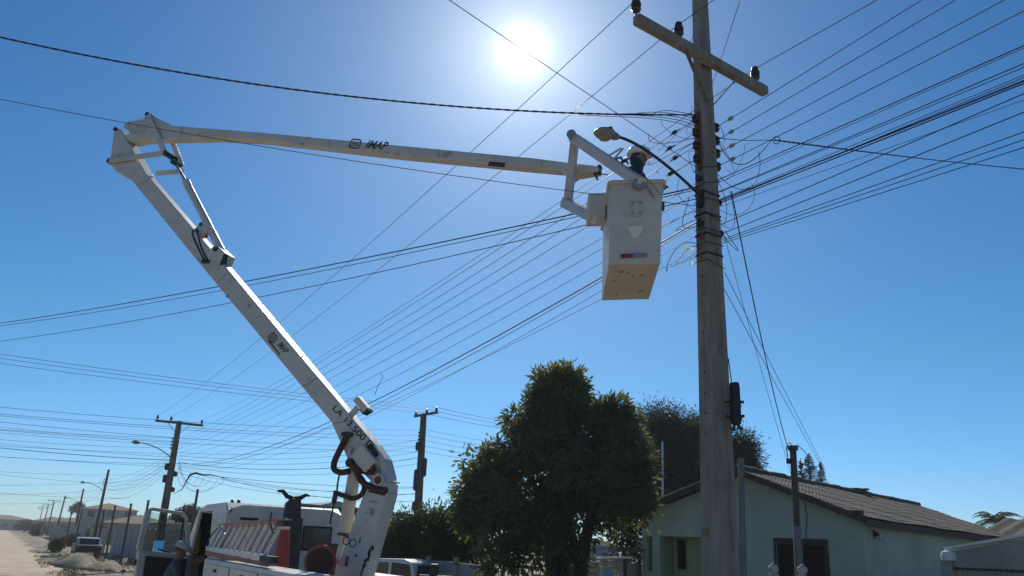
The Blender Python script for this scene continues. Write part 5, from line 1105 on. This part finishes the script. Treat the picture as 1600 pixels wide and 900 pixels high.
# electric bracket and lamp on the wall by the corner
q = SW(sA-.02, wA+.6, eR-.28)
br = MB().box(q, U*.02, NN*.03, UP*.10).build('wall_bracket', M_blacksteel, house); MB().cyl(q-U*.02, q-U*.10, .05, n=10).build('wall_lamp', M_black, br); MB().tube([q-U*.05, q-U*.06+NN*.25-UP*.05, q-U*.06+NN*.45-UP*.14, q-U*.06+NN*.5-UP*.02], .018, 6).build('bent_pipe', M_alu, br)
q = frontpt(1335, 798); qq = SW(q[0], wA-.30, q[1]-.05); MB().box(qq, U*.3, NN*.04, UP*.04).cyl(qq-UP*.12, qq+UP*.05, .04, n=8).build('junction_box', M_black, house)
q0 = frontpt(1256, 770); MB().tube([SW(q0[0], wA-.02, q0[1]-.15), SW(q0[0]-.05, wA-.03, q0[1]-.6), SW(q0[0]+.05, wA-.02, q0[1]-1.2)], .01, 5).build('hanging_wire', M_wire, house)
U, NN = U_ST, NN_ST
# service posts
def service_post(top, base_px, r, label, cap):
    base = V(top.x+(0.0), top.y, 0); lean = P(*base_px, top.y); base.x = lean.x+(lean.x-top.x)*.3
    t = thing('service_post', label, 'post', base, group='electric service posts before the house')
    tt = V(top.x, top.y, top.z)
    MB().tube([base, base+(tt-base)*.5, base+(tt-base)*.62], [r*1.1, r, r*.95], 10).build('lower_shaft', M_postgrey, t, smooth=60); MB().tube([base+(tt-base)*.61, tt], [r*.8, r*.8], 10).build('upper_shaft', M_postgrey if not cap else M_darkpole, t, smooth=60)
    if cap: MB().cyl(tt-UP*.02, tt+UP*.07, r*1.25, n=12).build('cap', M_blacksteel, t); MB().box(tt-UP*.25-V(.08, 0, 0), V(.06, 0, 0), V(0, .05, 0), UP*.05).build('insulator_bracket', M_black, t); MB().tube([tt+UP*.05, tt+UP*.14-V(.06, 0, 0), tt+UP*.05-V(.14, 0, 0), tt-UP*.2-V(.12, 0, 0)], .01, 6).build('cable_loop', M_black, t); MB().tube([tt+UP*.05, tt+UP*.1+V(.1, 0, 0), tt-UP*.08+V(.28, 0, 0)], .008, 6).build('cable_loop', M_black, t)
    return t
service_post(PS1, (1247, 880), .085, 'grey service post with a black cap before the brown shutters', True)
service_post(PS2, (1158, 880), .085, 'plain grey-green service post close to the right of the concrete pole', False)
# fence with knobbed posts, mostly below the picture
fz_ = P(1208, 888, 15.2); fw_ = fz_.dot(NN); fs0 = fz_.dot(U)
fence = thing('low_fence', 'low garden wall with two rough knobbed gate posts before the shutters', 'fence', SW(fs0, fw_, 0))
M_knob = mat('pale_worn_concrete', (0.42, 0.37, 0.33), (0.55, 0.5, 0.45), rough=0.9, scale=20, c3=(.32, .18, .14), s3=9, bump=.3)
MB().swbox(fs0-6, fs0-.9, fw_-.06, fw_+.06, 0, 1.25).swbox(fs0+.25, fs0+8, fw_-.06, fw_+.06, 0, 1.25).build('wall_panel', M_concgrey, fence)
for px in (1208, 1253):
    q = P(px, 884, 15.2); s_ = q.dot(U); 
    b0 = V(q.x, q.y, 0); MB().box(b0+UP*.81, U*.07, NN*.07, UP*.81).build('gate_post', M_knob, fence, bevel=.01)
    MB().lathe(b0+UP*1.625, UP, [(.07, 0), (.055, .02), (.085, .05), (.095, .08), (.088, .12), (.07, .15), (.03, .16), (.035, .175), (.02, .19)], 12).build('knob', M_knob, fence, smooth=50)
# garage wall with gate at the right edge
M_garage = mat('grey_stained_render', (0.25, 0.25, 0.24), (0.34, 0.335, 0.315), rough=0.9, scale=1.4, c3=(.16, .155, .145), s3=.9, bump=.15)
gw = 16.2; g0, gz0 = onW(1492, 862, gw); g1, gz1 = onW(1612, 841, gw); g2_ = g1-3.0
gar = thing('garage', 'small grey rendered garage with sloping top and slatted gate at the right edge', 'garage', SW(g0, gw, 0))
sl_ = (gz1-gz0)/(g1-g0)
gzb = onW(1545, 888, gw)[1]
MB().prism([SW(g0, gw, gzb), SW(g2_, gw, gzb), SW(g2_, gw, gz0+sl_*(g2_-g0)), SW(g0, gw, gz0)], NN*.16).build('wall', M_garage, gar)
MB().bar(SW(g0+.12, gw-.02, gz0-sl_*.12+.03), SW(g2_, gw-.02, gz0+sl_*(g2_-g0)+.03), .28, .05).build('coping', M_dirtywhite, gar)
MB().swbox(g0+.02, g0+.26, gw-.12, gw+.1, 0, gzb+.12).build('gate_pillar', M_garage, gar); MB().lathe(SW(g0+.05, gw-.14, gzb+.1), UP, [(.05, 0), (.13, .02), (.15, .10), (.12, .18), (.03, .21)], 14).build('pillar_knob', M_dirtywhite, gar, smooth=50)
MB().bar(SW(g0, gw-.1, gzb-.03), SW(g2_, gw-.1, gzb-.03), .05, .05).build('gate_rail', M_blacksteel, gar)
k = 0
while g0-.06-.105*k > g2_:
    MB().swbox(g0-.06-.105*k-.085, g0-.06-.105*k, gw-.08, gw-.05, .08, gzb-.06).build('gate_slat', M_garage, gar); k += 1
MB().swbox(g2_, g0, gw+.1, gw+4.0, gzb+.0, gzb+.03).build('garage_ceiling', M_garage, gar)
# neighbouring roof at the far right edge
rq = P(1560, 826, 30)
nb = thing('neighbour_house', 'tiled roof of another house at the right edge behind the green house', 'house', SW(rq.dot(U), rq.dot(NN), 0))
s_, w_ = rq.dot(U), rq.dot(NN)
MB().swbox(s_-7, s_+1, w_+.5, w_+7, 0, rq.z-.5).build('wall', M_garage, nb)
b = MB(); nw = 90; vs = []
for j in range(12):
    t = j/11
    for i in range(nw): vs.append(SW(s_+1.5-9.5*i/(nw-1), w_+3.2*t, rq.z-.55+1.05*t+.035*math.sin(i*.9)+(.02 if j % 2 else 0)))
b.add(vs, [(j*nw+i, j*nw+i+1, (j+1)*nw+i+1, (j+1)*nw+i) for j in range(11) for i in range(nw-1)]); b.build('roof_slope', mat('dark_old_tile', (.025, .022, .02), (.05, .044, .038), rough=.9, scale=4), nb, smooth=70)

# ================================================================ SMALL THINGS UNDER THE BIG TREE
M_blue = mat('blue_wall_paint', (0.16, 0.25, 0.42), (0.22, 0.32, 0.5), rough=.8, scale=1.5)
bq = P(938, 880, 46); bz = P(938, 853, 46).z
bh = thing('blue_house', 'small blue-walled house seen under the big tree', 'house', V(bq.x, bq.y, 0))
bxx = lambda px, Y=46: P(px, 870, Y).x
MB().abox(bxx(921), bxx(965), 46, 50, 0, bz).build('wall', M_blue, bh)
MB().prism([V(bxx(917), 48, bz-.02), V(bxx(917), 48, bz+.42), V(bxx(942), 48, bz+.28), V(bxx(972), 48, bz+.02)], V(0, 4.6, 0)).build('roof', M_dirtywhite, bh)
MB().abox(bxx(944), bxx(956), 45.97, 45.995, .9, bz-.35).build('window', mat('deep_blue_panel', (.03, .08, .3), rough=.5), bh)
M_rail = mat('bleached_timber', (0.30, 0.28, 0.25), (0.42, 0.39, 0.35), rough=.9, scale=6, bump=.2)
fq = 22.6
cr_ = thing('timber_rack', 'bleached timber rack of crossed rails under the big tree beside the house', 'rack', V(P(955, 890, fq).x, fq, 0))
X_ = lambda px, py: P(px, py, fq)
for px in (941, 969):
    q = X_(px, 876); MB().abox(q.x-.05, q.x+.05, fq-.05, fq+.05, 0, q.z).build('post', M_rail, cr_)
for py, nm in ((872, 'rail'), (880, 'rail'), (887, 'rail')):
    q0, q1 = X_(938, py), X_(972, py+1.2); MB().bar(q0-V(0, .08, 0), q1-V(0, .08, 0), .05, .09).build('rail', M_rail, cr_)
MB().bar(X_(932, 872)-V(0, .1, 0), X_(986, 871)-V(0, .1, 0), .35, .05).build('top_board', M_dirtywhite, cr_)
pq = X_(925, 880); pil = thing('gate_pillar', 'pale block gate pillar at the foot of the big tree', 'pillar', V(pq.x, 22, 0))
MB().abox(pq.x-.22, pq.x+.1, 21.9, 22.2, 0, P(925, 879, 22).z).build('pillar_shaft', M_garage, pil, bevel=.01); MB().abox(pq.x-.26, pq.x+.14, 21.86, 22.24, P(925, 879, 22).z+.002, P(925, 876, 22).z).build('pillar_cap', M_dirtywhite, pil)
lw = thing('lean_to', 'dark lean-to roof between the timber rack and the house corner', 'lean-to', V(P(980, 870, 23.5).x, 23.5, 0))
a_, e_ = P(958, 858, 23.5), P(1000, 860, 23.5)
MB().bar(a_, e_, 1.2, .12).build('roof_slab', mat('rusty_sheet', (.10, .06, .05), (.16, .1, .08), rough=.9, scale=5), lw); MB().abox(a_.x+.3, e_.x, 23.2, 23.4, 0, a_.z-.35).build('back_wall', M_garage, lw)
for x_ in (a_.x+.25, e_.x-.1): MB().abox(x_-.05, x_+.05, 22.95, 23.05, 0, a_.z-.08).build('post', M_shut, lw)

# ================================================================ BEHIND THE TRUCK
M_metalroof = mat('grey_fibre_cement', (0.30, 0.30, 0.29), (0.42, 0.42, 0.4), rough=.85, scale=1.8, c3=(.2, .19, .17), s3=1.2)
hs0, _ = onW(648, 812, 11.5); rs0 = 21.0; rs1 = 33.5
sh = thing('shed_house', 'long low house with grey corrugated roof behind the white truck cab', 'house', SW(27, 13, 0))
c_tl, c_tr, c_br, c_bl = P(455, 789, 29), P(642, 807, 31), P(648, 836, 28.8), P(440, 832, 26.6)
b_tl, b_tr = c_tl+NN*3.5-U*-1.0-UP*1.2, c_tr+NN*3.5+U*1.0-UP*1.2
for qa, qb, qc, qd in ((c_bl, c_br, c_tr, c_tl), (b_tl, b_tr, c_tr, c_tl)):
    nsx = 180; vs = []
    for j in range(6):
        t = j/5
        for i in range(nsx):
            v_ = i/(nsx-1); p0 = qa+(qb-qa)*v_; p1 = qd+(qc-qd)*v_; vs.append(p0+(p1-p0)*t+UP*(.035*math.sin(i*1.6)+.006*j))
    MB().add(vs, [(j*nsx+i, j*nsx+i+1, (j+1)*nsx+i+1, (j+1)*nsx+i) for j in range(5) for i in range(nsx-1)]).build('roof_slope', M_metalroof, sh, smooth=70)
MB().prism([Vector((c_bl.x+.3, c_bl.y+.6, 0)), Vector((c_br.x-.3, c_br.y+.6, 0)), Vector((c_br.x-.3, c_br.y+.6, c_br.z-.05)), Vector((c_bl.x+.3, c_bl.y+.6, c_bl.z-.05))], (c_br-c_bl).cross(UP).normalized()*.15).build('wall', M_garage, sh)
MB().bar(c_tl+UP*.06, c_tr+UP*.06, .3, .05).build('ridge_cap', M_metalroof, sh)
hipq = P(455, 786, 33)
hh = thing('hip_roof_house', 'dark hipped roof peeking above the truck cab beside the boom rest', 'house', V(hipq.x, 33, 0))
MB().abox(hipq.x-1.6, hipq.x+1.6, 33, 36, 0, hipq.z-.45).build('wall', M_garage, hh)
MB().add([V(hipq.x-2.0, 32.6, hipq.z-.5), V(hipq.x+2.0, 32.6, hipq.z-.5), V(hipq.x+2.0, 36.4, hipq.z-.5), V(hipq.x-2.0, 36.4, hipq.z-.5), V(hipq.x-.5, 34.5, hipq.z), V(hipq.x+.5, 34.5, hipq.z)], [(0, 1, 5, 4), (1, 2, 5), (2, 3, 4, 5), (3, 0, 4), (0, 3, 2, 1)]).build('roof', mat('dull_tile', (.09, .075, .06), (.15, .125, .1), rough=.9, scale=3), hh)
for px in (363, 373): q = P(px, 784, 30); tag(MB().tube([P(px, 812, 30), q], .03, 6).lathe(q-UP*.06, UP, [(.03, 0), (.07, .03), (.06, .12), (.02, .14)], 8).build('roof_vent', M_blacksteel), 'little dark vent knob showing above the truck cab roof', 'vent', 'vent knobs above the truck cab')
# low grey wall with a light panel
wl = thing('low_wall', 'long low dusty grey wall behind the small white pickup', 'wall', SW(24, 9.5, 0))
wz = P(690, 872, 27).z
for i in range(9): MB().swbox(17+i*1.6, 17+i*1.6+1.585, 9.6, 9.72, 0, wz+.02*math.sin(i*2.3)).build('wall_panel', M_garage, wl)
for i in range(10): MB().swbox(16.93+i*1.6, 17.06+i*1.6, 9.5, 9.595, 0, wz+.12).build('post', M_concgrey, wl)
# white pickup
def pickup(origin, yaw, label):
    t = thing('pickup', label, 'car', origin, yaw); Mx = WM[t]
    L_ = lambda x, y, z: Mx @ V(x, y, z)      # x forward, y left
    prof = [(-2.1, .45), (-2.1, 1.06), (-.35, 1.06), (-.28, 1.44), (-.05, 1.5), (.75, 1.48), (1.25, 1.05), (1.95, .92), (2.1, .75), (2.1, .45)]
    cabp = [(-.35, 1.0), (-.27, 1.43), (-.05, 1.5), (.75, 1.48), (1.28, 1.0)]
    b = MB(); b.prism([L_(x, 0, z) for x, z in [(-.5, .4), (-.5, 1.04), (1.3, 1.0), (1.98, .9), (2.1, .72), (2.1, .4)]], Mx.to_3x3() @ V(0, 1.62, 0)); body = b.build('body', M_paint2, t, bevel=.05, segs=3)
    MB().prism([L_(x, 0, z) for x, z in [(-.34, 1.045), (-.27, 1.42), (-.05, 1.5), (.75, 1.48), (1.24, 1.02)]], Mx.to_3x3() @ V(0, 1.36, 0)).build('cabin', M_paint2, t, bevel=.05, segs=3)
    for y in (-.684, .684):
        MB().prism([L_(x, y, z) for x, z in [(-.25, 1.1), (-.2, 1.38), (.28, 1.41), (.28, 1.1)]], Mx.to_3x3() @ V(0, .012, 0)).build('side_window', M_glass, t); MB().prism([L_(x, y, z) for x, z in [(.36, 1.1), (.36, 1.41), (.68, 1.4), (1.02, 1.1)]], Mx.to_3x3() @ V(0, .012, 0)).build('side_window', M_glass, t)
    MB().prism([L_(-.355, y, z) for y, z in [(-.55, 1.1), (-.5, 1.36), (.5, 1.36), (.55, 1.1)]], Mx.to_3x3() @ V(.02, 0, 0)).build('rear_window', M_glass, t)
    b = MB(); R3 = Mx.to_3x3()
    for y in (-.78, .78): b.box(L_(-1.3, y, .75), R3 @ V(.8, 0, 0), R3 @ V(0, .03, 0), R3 @ V(0, 0, .31))
    b.box(L_(-2.08, 0, .75), R3 @ V(.03, 0, 0), R3 @ V(0, .749, 0), R3 @ V(0, 0, .31)); b.box(L_(-1.3, 0, .5), R3 @ V(.74, 0, 0), R3 @ V(0, .74, 0), R3 @ V(0, 0, .04)); b.build('load_bed', M_paint2, t, bevel=.015)
    b = MB()
    for y in (-.78, .78): b.tube([L_(-2.05, y, 1.06), L_(-2.05, y, 1.15), L_(-.5, y, 1.15), L_(-.5, y, 1.06)], .018, 6)
    b.build('bed_rail', M_alu, t)
    for x in (-1.3, 1.35):
        for y in (-.74, .74):
            c = L_(x, y, .3); wv = R3 @ V(0, 1, 0); wh = MB().lathe(c-wv*.09, wv, [(.18, 0), (.28, .01), (.3, .04), (.3, .14), (.28, .17), (.18, .18)], 20).build('wheel', M_black, t, smooth=40); MB().lathe(c+wv*(.08 if y > 0 else -.08), wv*(1 if y > 0 else -1), [(.18, 0), (.16, .02), (.03, .025)], 16).build('rim', M_alu, wh)
    for y in (-.6, .6): MB().box(L_(2.09, y, .74), R3 @ V(.03, 0, 0), R3 @ V(0, .15, 0), R3 @ V(0, 0, .07)).build('headlight', M_glass, t, bevel=.02); MB().box(L_(-2.115, y*1.15, .85), R3 @ V(.01, 0, 0), R3 @ V(0, .06, 0), R3 @ V(0, 0, .14)).build('tail_light', M_textr, t)
    return t
M_paint2 = mat('car_white_paint', (0.70, 0.70, 0.69), (0.76, 0.76, 0.75), rough=.3, scale=1.5, coat=.3)
pkq = P(655, 895, 21.5); pkq.z = 0
pickup(pkq-V(.2, 0, 0), math.atan2(.25, -1.0), 'small white pickup parked behind the boom column, only its roofline and bed showing')
tag(MB().abox(P(679, 880, 20.6).x-.1, P(679, 880, 20.6).x+.1, 20.5, 20.7, 0, P(679, 881, 20.6).z).build('bollard', M_blacksteel, bevel=.03), 'short dark post standing in front of the pickup bed', 'post')

# ================================================================ DOWN THE DIRT ROAD
# old car
M_oldcar = mat('dull_white_car_paint', (.50, .50, .48), (.62, .61, .58), rough=.5, scale=2, c3=(.25, .18, .12), s3=2)
cq = Pz(132, 871, 0.0)
car = thing('old_car', 'old hatchback with a pale roof and dark tail behind the largest earth heap', 'car', cq, math.atan2(U.y, U.x)); Mx = WM[car]; R3 = Mx.to_3x3()
L_ = lambda x, y, z: Mx @ V(x, y, z)
MB().prism([L_(x, 0, z) for x, z in [(-1.9, .35), (-1.95, .8), (-1.7, .88), (.9, .92), (1.75, .82), (1.85, .35)]], R3 @ V(0, 1.6, 0)).build('body', mat('faded_dark_car_paint', (.05, .052, .055), (.09, .09, .09), rough=.5, scale=2), car, bevel=.06, segs=3)
MB().prism([L_(x, 0, z) for x, z in [(-1.5, .87), (-1.2, 1.27), (.1, 1.3), (.75, .9)]], R3 @ V(0, 1.36, 0)).build('cabin', M_oldcar, car, bevel=.06, segs=3)
MB().prism([L_(x, 0, z) for x, z in [(-1.56, .9), (-1.27, 1.25), (-1.24, 1.23), (-1.52, .88)]], R3 @ V(0, 1.15, 0)).build('rear_window', M_glass, car)
for y in (-.685, .685): MB().prism([L_(x, y, z) for x, z in [(-1.25, .95), (-1.05, 1.21), (.05, 1.23), (.5, .95)]], R3 @ V(0, .012, 0)).build('side_window', M_glass, car)
MB().box(L_(-1.955, 0, .6), R3 @ V(.02, 0, 0), R3 @ V(0, .7, 0), R3 @ V(0, 0, .18)).build('tailgate', M_cabin, car)
for y in (-.66, .66): MB().box(L_(-1.96, y, .74), R3 @ V(.02, 0, 0), R3 @ V(0, .1, 0), R3 @ V(0, 0, .06)).build('tail_light', M_textr, car)
for x in (-1.2, 1.2):
    for y in (-.72, .72): c = L_(x, y, .28); wv = R3 @ V(0, 1, 0); MB().lathe(c-wv*.09, wv, [(.16, 0), (.27, .01), (.28, .04), (.28, .14), (.27, .17), (.16, .18)], 18).build('wheel', M_black, car, smooth=40)
M_far1 = mat('far_render_beige', (.36, .31, .25), (.45, .39, .31), rough=.9, scale=.8, c3=(.25, .21, .17), s3=.5)
M_far2 = mat('far_render_grey', (.28, .28, .27), (.38, .375, .355), rough=.9, scale=.8, c3=(.2, .19, .17), s3=.5)
M_far3 = mat('far_render_ochre', (.34, .27, .19), (.42, .34, .25), rough=.9, scale=.8)
M_clay = mat('clay_tile_far', (.20, .115, .075), (.29, .18, .12), rough=.9, scale=1.5, c3=(.12, .1, .08), s3=.8)
def far_house(s_, w_, ls, lw_, h, label, wall=M_far1, roof=M_clay, rise=1.1, hip=True, storeys=1, name='house', grp='houses down the dirt road'):
    t = thing(name, label, 'house', SW(s_, w_, 0), group=grp)
    MB().swbox(s_, s_+ls, w_, w_+lw_, 0, h).build('wall', wall, t)
    o = .5; a, bb, c, d = s_-o, s_+ls+o, w_-o, w_+lw_+o; ins = min(ls, lw_)/2+o if hip else 0
    if ls >= lw_: r1, r2 = SW(a+ins, (c+d)/2, h+rise), SW(bb-ins, (c+d)/2, h+rise); fs = [(0, 1, 5, 4), (1, 2, 5), (2, 3, 4, 5), (3, 0, 4), (3, 2, 1, 0)]
    else: r1, r2 = SW((a+bb)/2, c+ins, h+rise), SW((a+bb)/2, d-ins, h+rise); fs = [(3, 0, 4, 5), (0, 1, 4), (1, 2, 5, 4), (2, 3, 5), (3, 2, 1, 0)]
    MB().add([SW(a, c, h), SW(bb, c, h), SW(bb, d, h), SW(a, d, h), r1, r2], fs).build('roof', roof, t)
    for st in range(storeys):
        z = 1.0+2.9*st
        for k in range(max(2, int(lw_/3))):
            ww = w_+lw_*(k+.5)/max(2, int(lw_/3)); wn = MB().swbox(s_-.06, s_-.003, ww-.55, ww+.55, z, z+1.15).build('window', M_glass, t); MB().swbox(s_-.1, s_-.061, ww-.65, ww+.65, z-.1, z-.01).build('sill', M_dirtywhite, wn)
        for k in range(max(2, int(ls/3.5))):
            ss = s_+ls*(k+.5)/max(2, int(ls/3.5)); wn = MB().swbox(ss-.55, ss+.55, w_-.06, w_-.003, z, z+1.15).build('window', M_glass, t); MB().swbox(ss-.65, ss+.65, w_-.1, w_-.061, z-.1, z-.01).build('sill', M_dirtywhite, wn)
    return t
far_house(174, 10.5, 11, 9.5, 5.4, 'two-storey house with a low hipped roof near the dirt road', wall=M_far2, rise=1.3, storeys=2)
far_house(92, 13, 9, 8.5, 2.7, 'single-storey house with hipped clay roof right of the two-storey house', wall=M_far2, rise=1.5)
far_house(47, 11.5, 9, 9, 2.7, 'low house behind the open truck door window', wall=M_far2, roof=M_metalroof, rise=1.3, hip=False)
far_house(118, 10.5, 9, 8, 2.7, 'small house tucked between the hipped clay roof and the two-storey house', wall=M_far3, rise=1.2)
far_house(205, 8, 10, 9, 3.0, 'low house just beyond the two-storey house', wall=M_far1, rise=1.3)
far_house(228, 7, 10, 9, 3.0, 'second low house beyond the two-storey house', wall=M_far2, rise=1.2)
far_house(255, 6.5, 11, 9, 3.2, 'third low house beyond the two-storey house', wall=M_far3, rise=1.3)
far_house(285, 5, 12, 10, 3.4, 'last pale house at the far end of the dirt road', wall=M_far2, rise=1.4)
far_house(340, -14, 14, 20, 3.6, 'broad house closing the view where the dirt road bends', wall=M_far1, rise=1.5)
# property walls and board fences along the road
def board_fence(sa, sb, w_, h, label, m, board=.24, grp='fences along the dirt road'):
    t = thing('board_fence', label, 'fence', SW(sa, w_, 0), group=grp); k = 0; rg = random.Random(int(sa*10))
    while sa+k*board < sb:
        a = sa+k*board; MB().swbox(a, a+board-.02, w_, w_+.04, 0, h+rg.uniform(-.08, .06)).build('board', m, t); k += 1
    for z in (.4, h-.35): MB().swbox(sa, sb, w_+.041, w_+.10, z, z+.09).build('rail', m, t)
    return t
M_board = mat('grey_weathered_board', (.20, .185, .165), (.31, .285, .25), rough=.95, scale=3, bump=.2)
board_fence(42, 52, 7.7, 1.95, 'grey board fence seen through and beside the open truck door', M_board)
board_fence(54, 60, 7.6, 2.0, 'warm brown plank gate behind the old hatchback', mat('brown_board', (.25, .16, .10), (.33, .22, .14), rough=.95, scale=3), board=.3)
def prop_wall(sa, sb, w_, h, label, m):
    t = thing('property_wall', label, 'wall', SW(sa, w_, 0), group='walls along the dirt road'); MB().swbox(sa, sb, w_, w_+.15, 0, h).build('wall_panel', m, t); MB().swbox(sa, sb, w_-.04, w_+.19, h+.002, h+.07).build('coping', M_concgrey, t)
    n_ = max(2, int((sb-sa)/3))
    for i in range(n_+1): s_ = sa+(sb-sa)*i/n_; MB().swbox(s_-.09, s_+.09, w_-.06, w_-.041, 0, h+.0).build('pier', M_concgrey, t)
prop_wall(62, 78, 7.4, 2.0, 'grey rendered wall beyond the plank gate', M_far2)
prop_wall(80, 97, 7.0, 1.9, 'beige rendered wall in front of the small tucked house', M_far1)
prop_wall(99, 130, 6.6, 2.1, 'pale wall in front of the two-storey house', M_far2)
prop_wall(132, 180, 6.2, 1.8, 'distant wall along the road beyond the two-storey house', M_far3)
prop_wall(183, 300, 5.0, 1.8, 'farthest wall along the dirt road', M_far2)
# slim posts standing up from the yards
for i, (px, py, Y, lb) in enumerate(((309, 766, 43, 'tall slim dark post right of the truck door, before the low house'), (258, 779, 43.5, 'slim dark post immediately right of the pole behind the truck door'), (232, 783, 46, 'slim dark post immediately left of the pole behind the truck door'), (205, 788, 50, 'slim dark post above the grey board fence'), (180, 791, 56, 'slim dark post above the plank gate'), (163, 797, 62, 'shorter slim post beside the second utility pole'), (128, 796, 78, 'slim post before the two-storey house, right of the old car'), (112, 800, 84, 'small slim post before the two-storey house, over the old car'))):
    q = P(px, py, Y); b0 = V(q.x, Y, 0); t = thing('slim_post', lb, 'post', b0, group='slim posts in the yards'); MB().tube([b0, q], [.075, .065], 7).build('shaft', M_darkpole, t); MB().cyl(q, q+UP*.05, .08, n=8).build('cap', M_blacksteel, t)
# trees and bushes among the houses
for i, (px, py, Y, r, h, lb) in enumerate(((122, 793, 195, 1.2, .9, 'dark treetop showing above the two-storey house roof'), (294, 803, 62, .8, .5, 'small treetop above the low house right of the truck door'), (112, 846, 88, .8, .6, 'bushy tree beside the old hatchback'), (40, 820, 220, 1.6, 1.0, 'pale distant tree near the road end'), (6, 820, 300, 3, 1.3, 'broad distant tree at the left edge above the road'), (60, 826, 170, .9, .8, 'distant tree right of the road before the farthest walls'), (152, 834, 95, .9, .9, 'dark bush between the second pole and the hipped roof'), (88, 851, 66, .26, .2, 'little green bush on the verge left of the old car'))):
    q = P(px, py, Y); b0 = V(q.x, Y, 0)
    tree('far_tree' if i < 7 else 'bush', lb, b0, [([b0, V(q.x, Y, q.z)], [.16, .05])], [((q.x, Y, q.z), (r, r, h)), ((q.x-r*.7, Y, q.z-h*.35), (r*.7, r*.7, h*.7)), ((q.x+r*.7, Y, q.z-h*.4), (r*.75, r*.7, h*.7)), ((q.x+r*.2, Y, q.z+h*.35), (r*.55, r*.5, h*.6))], 3600, .10+Y*.0010, .045+Y*.0006, M_leafD, clump=14, spread=.06+Y*.0007, group='trees among the far houses', cat='tree' if i < 7 else 'bush')
# grass tufts on the verge
pts = []; 
for _ in range(2600):
    s_ = rng.uniform(22, 75); w_ = rng.uniform(1.6, 7.0); c = math.sin(s_*.9)*math.cos(w_*1.7+s_*.3)
    if c > .15: pts.append(list(SW(s_, w_, 0.0)))
pts = np.repeat(np.array(pts), 6, axis=0)+rng.normal(size=(len(pts)*6, 3))*np.array([.08, .08, 0])
gr = thing('verge_grass', 'sparse dry grass along the verge of the dirt road', 'grass', (0, 0, 0)); gr['kind'] = 'stuff'
leaf_mesh('grass_blades', pts, rng.normal(size=pts.shape)*.4+np.array([0, 0, 1]), .16, .02, M_leafD, gr)
# scattered stones and clods by the road
for i in range(16):
    q = Pz(random.uniform(95, 205), random.uniform(872, 898), 0.0); r = random.uniform(.06, .16); b = MB(); n_ = 7; rg = random.Random(i)
    vs = [q+V(r*rg.uniform(.6, 1.2)*math.cos(a)*math.cos(e), r*rg.uniform(.6, 1.2)*math.sin(a)*math.cos(e), r*.75*math.sin(e)*rg.uniform(.8, 1.1)) for e in (-.3, .5, 1.2) for a in [2*math.pi*k/n_ for k in range(n_)]]
    b.add(vs, [(j*n_+k, j*n_+(k+1) % n_, (j+1)*n_+(k+1) % n_, (j+1)*n_+k) for j in range(2) for k in range(n_)]+[tuple(range(n_-1, -1, -1)), tuple(2*n_+k for k in range(n_))]); tag(b.build('stone', M_earth), 'small clod of earth lying on the verge near the heaps', 'clod', 'clods on the verge')

# ================================================================ AIR
b = MB().box((-60, 190, 5.5), (330, 0, 0), (0, 240, 0), (0, 0, 6.5))
hz_ = b.build('haze', None); hz_.data.materials.clear(); hz_['kind'] = 'stuff'; hz_['label'] = 'thin dusty air over the far end of the road'
hm_ = bpy.data.materials.new('haze'); hm_.use_nodes = True; hm_.node_tree.nodes.clear(); ho = N(hm_.node_tree, 'ShaderNodeOutputMaterial'); hv = N(hm_.node_tree, 'ShaderNodeVolumePrincipled')
hv.inputs['Color'].default_value = (0.9, 0.93, 0.97, 1); hv.inputs['Density'].default_value = 0.00055; hv.inputs['Anisotropy'].default_value = 0.3
hm_.node_tree.links.new(hv.outputs[0], ho.inputs['Volume']); hz_.data.materials.append(hm_)
